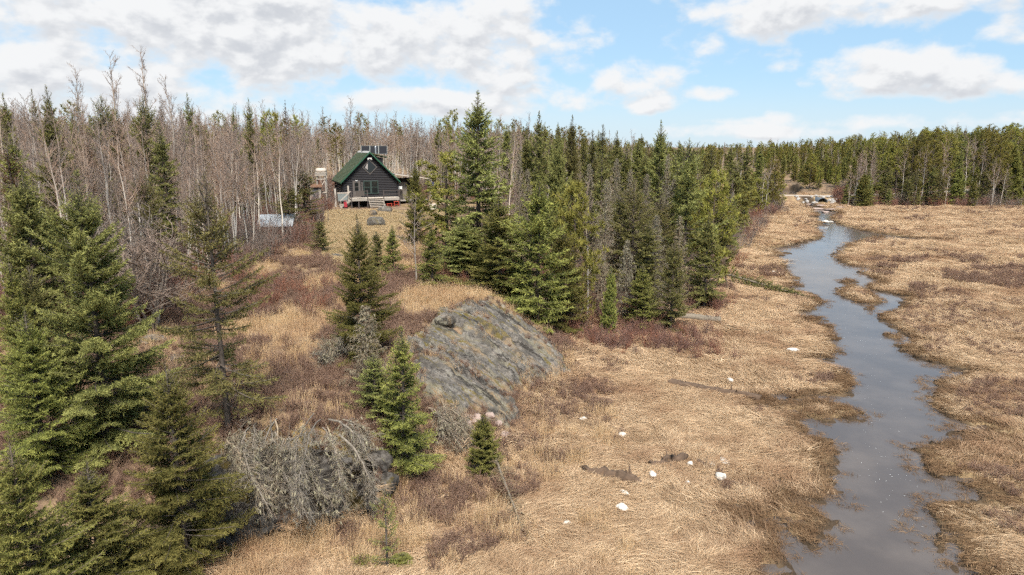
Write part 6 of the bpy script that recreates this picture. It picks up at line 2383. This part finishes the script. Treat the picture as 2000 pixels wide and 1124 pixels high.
# fallen spruce with some green left, lying out over the marsh
a, b = np.array(lo(1352, 530, .5)), np.array(lo(1590, 588, .15))
L = np.linalg.norm(b - a)
PROTO['fallen'] = conifer(71, L, .55, L * .36, 'sparse', K=4, ln=.18, wd=.04, step=.14, tw=.13, prof=.5, irr=.4, el_bot=20, gaps=.2, trunk_r=.16, barkm='greywood')
NAMES['fallen'] = 'fallen_spruce'
e = empty('fallen_spruce', a)
p_ = PROTO['fallen']
e.rotation_mode = 'QUATERNION'
e.rotation_quaternion = Vector(b - a).to_track_quat('Z', 'Y')
link('trunk', p_['trunk'], e)
c_ = link('crown', p_['crown'], e)
link('branch', p_['branches'], c_)
tag(e, 'fallen spruce with greying needles pointing into the marsh', 'tree')
# small dead spruce fallen toward the camera
a, b = np.array(lo(968, 925, .6)), np.array(lo(1036, 1080, .05))
d_ = PROTO['dead']
e = empty('fallen_spruce', a)
e.rotation_mode = 'QUATERNION'
e.rotation_quaternion = Vector(b - a).to_track_quat('Z', 'Y')
s = np.linalg.norm(b - a) / 4.2
PROTO['skeleton'] = dead_conifer(75, 4.2, .75, .3, step=.3, twl=.35, droop=5)
link('trunk', PROTO['skeleton']['trunk'], e)
link('crown', PROTO['skeleton']['crown'], e)
e.scale = (s * .6, s * .6, s)
tag(e, 'bare grey fallen spruce top pointing down the grass below the little fir', 'tree')

# tangle of dead lichened branches hanging over the rock face
rs = np.random.RandomState(15)
tang = empty('dead_branch_tangle', lo(570, 850, 0))
c0 = np.array(tang.location)


def tangle_branch(A, Bm, C, r, seed):
    rs_ = np.random.RandomState(seed)
    n = 12
    pts = []
    for i in range(n):
        s = i / (n - 1)
        pts.append((1 - s) ** 2 * A + 2 * s * (1 - s) * Bm + s * s * C + rs_.normal(0, .03, 3))
    segs = poly_segs(pts, [r * (1 - .8 * i / n) + .005 for i in range(n)])
    P_, D_ = [], []
    for j in range(120):
        s = rs_.uniform(.15, 1) * (n - 1)
        k = min(n - 2, int(s))
        q = pts[k] + (pts[k + 1] - pts[k]) * (s - k)
        dv = nrm(nrm(pts[k + 1] - pts[k]) * 1.0 + rs_.randn(3) * .75 + np.array([0, 0, -.25]))
        l = rs_.uniform(.15, .75)
        m1 = q + dv * l * .5
        m2 = m1 + nrm(dv + rs_.randn(3) * .35 + np.array([0, 0, -.15])) * l * .5
        segs += [(q, m1, .0065, .0055), (m1, m2, .0055, .0035)]
        for _ in range(3):
            f = q + (m2 - q) * rs_.uniform(.2, 1)
            segs.append((f, f + nrm(dv + rs_.randn(3) * .8) * l * .35, .0042, .003))
        if rs_.rand() < .5:
            P_.append(m1 + (m2 - m1) * rs_.rand())
            D_.append(np.array([0, 0, -.8]) + dv * .4)
    V, F, rad = tubes(segs, 3)
    o = link('branch', make_mesh('branch', V - c0, F, {'rad': rad}, False, M['brushwood']), tang)
    V, F, at = blades(np.array(P_), np.array(D_), rs_.rand(len(P_)), 6, .15, .036, rs_, .5, -.2)
    link('lichen', make_mesh('lichen', V - c0, F, at, False, M['lichen']), o)['kind'] = 'stuff'


for k in range(34):
    s = (k + rs.rand()) / 34
    A = np.array(G(430 + 260 * s + rs.normal(0, 15), 805 + rs.uniform(0, 60), 2.95 + rs.uniform(0, .8)))
    C = np.array(G(440 + 290 * np.clip(s + rs.normal(0, .18), 0, 1), 900 + rs.uniform(0, 110), rs.uniform(.5, 2.1)))
    C[1] -= rs.uniform(0, .5)
    Bm = (A + C) / 2 + np.array([rs.normal(0, .7), -rs.uniform(.5, 1.5), rs.uniform(.4, 1.5)])
    tangle_branch(A, Bm, C, rs.uniform(.02, .045), 300 + k)
tag(tang, 'grey tangle of dead lichened branches hanging over the dark rock face', 'branches')
# smaller brush by the foot of the slab
tang = empty('dead_branch_tangle', lo(860, 860, 0))
c0 = np.array(tang.location)
for k in range(7):
    A = np.array(lo(835 + rs.uniform(0, 50), 800 + rs.uniform(0, 30), .5))
    C = np.array(lo(860 + rs.uniform(0, 130), 875 + rs.uniform(0, 25), .3))
    tangle_branch(A, (A + C) / 2 + np.array([0, -.2, .5]), C, .025, 400 + k)
tag(tang, 'thin dead brush hanging below the bare granite slab', 'branches')
# uprooted stump left of the conical spruce
tang = empty('dead_branch_tangle', lo(645, 715, 0))
c0 = np.array(tang.location)
for k in range(4):
    A = c0 + np.array([rs.normal(0, .1), 0, 0])
    C = c0 + np.array([rs.normal(0, .5), rs.normal(0, .5), rs.uniform(.5, 1.2)])
    tangle_branch(A, (A + C) / 2, C, .03, 420 + k)
tag(tang, 'small broken grey snag left of the bright conical spruce', 'branches')
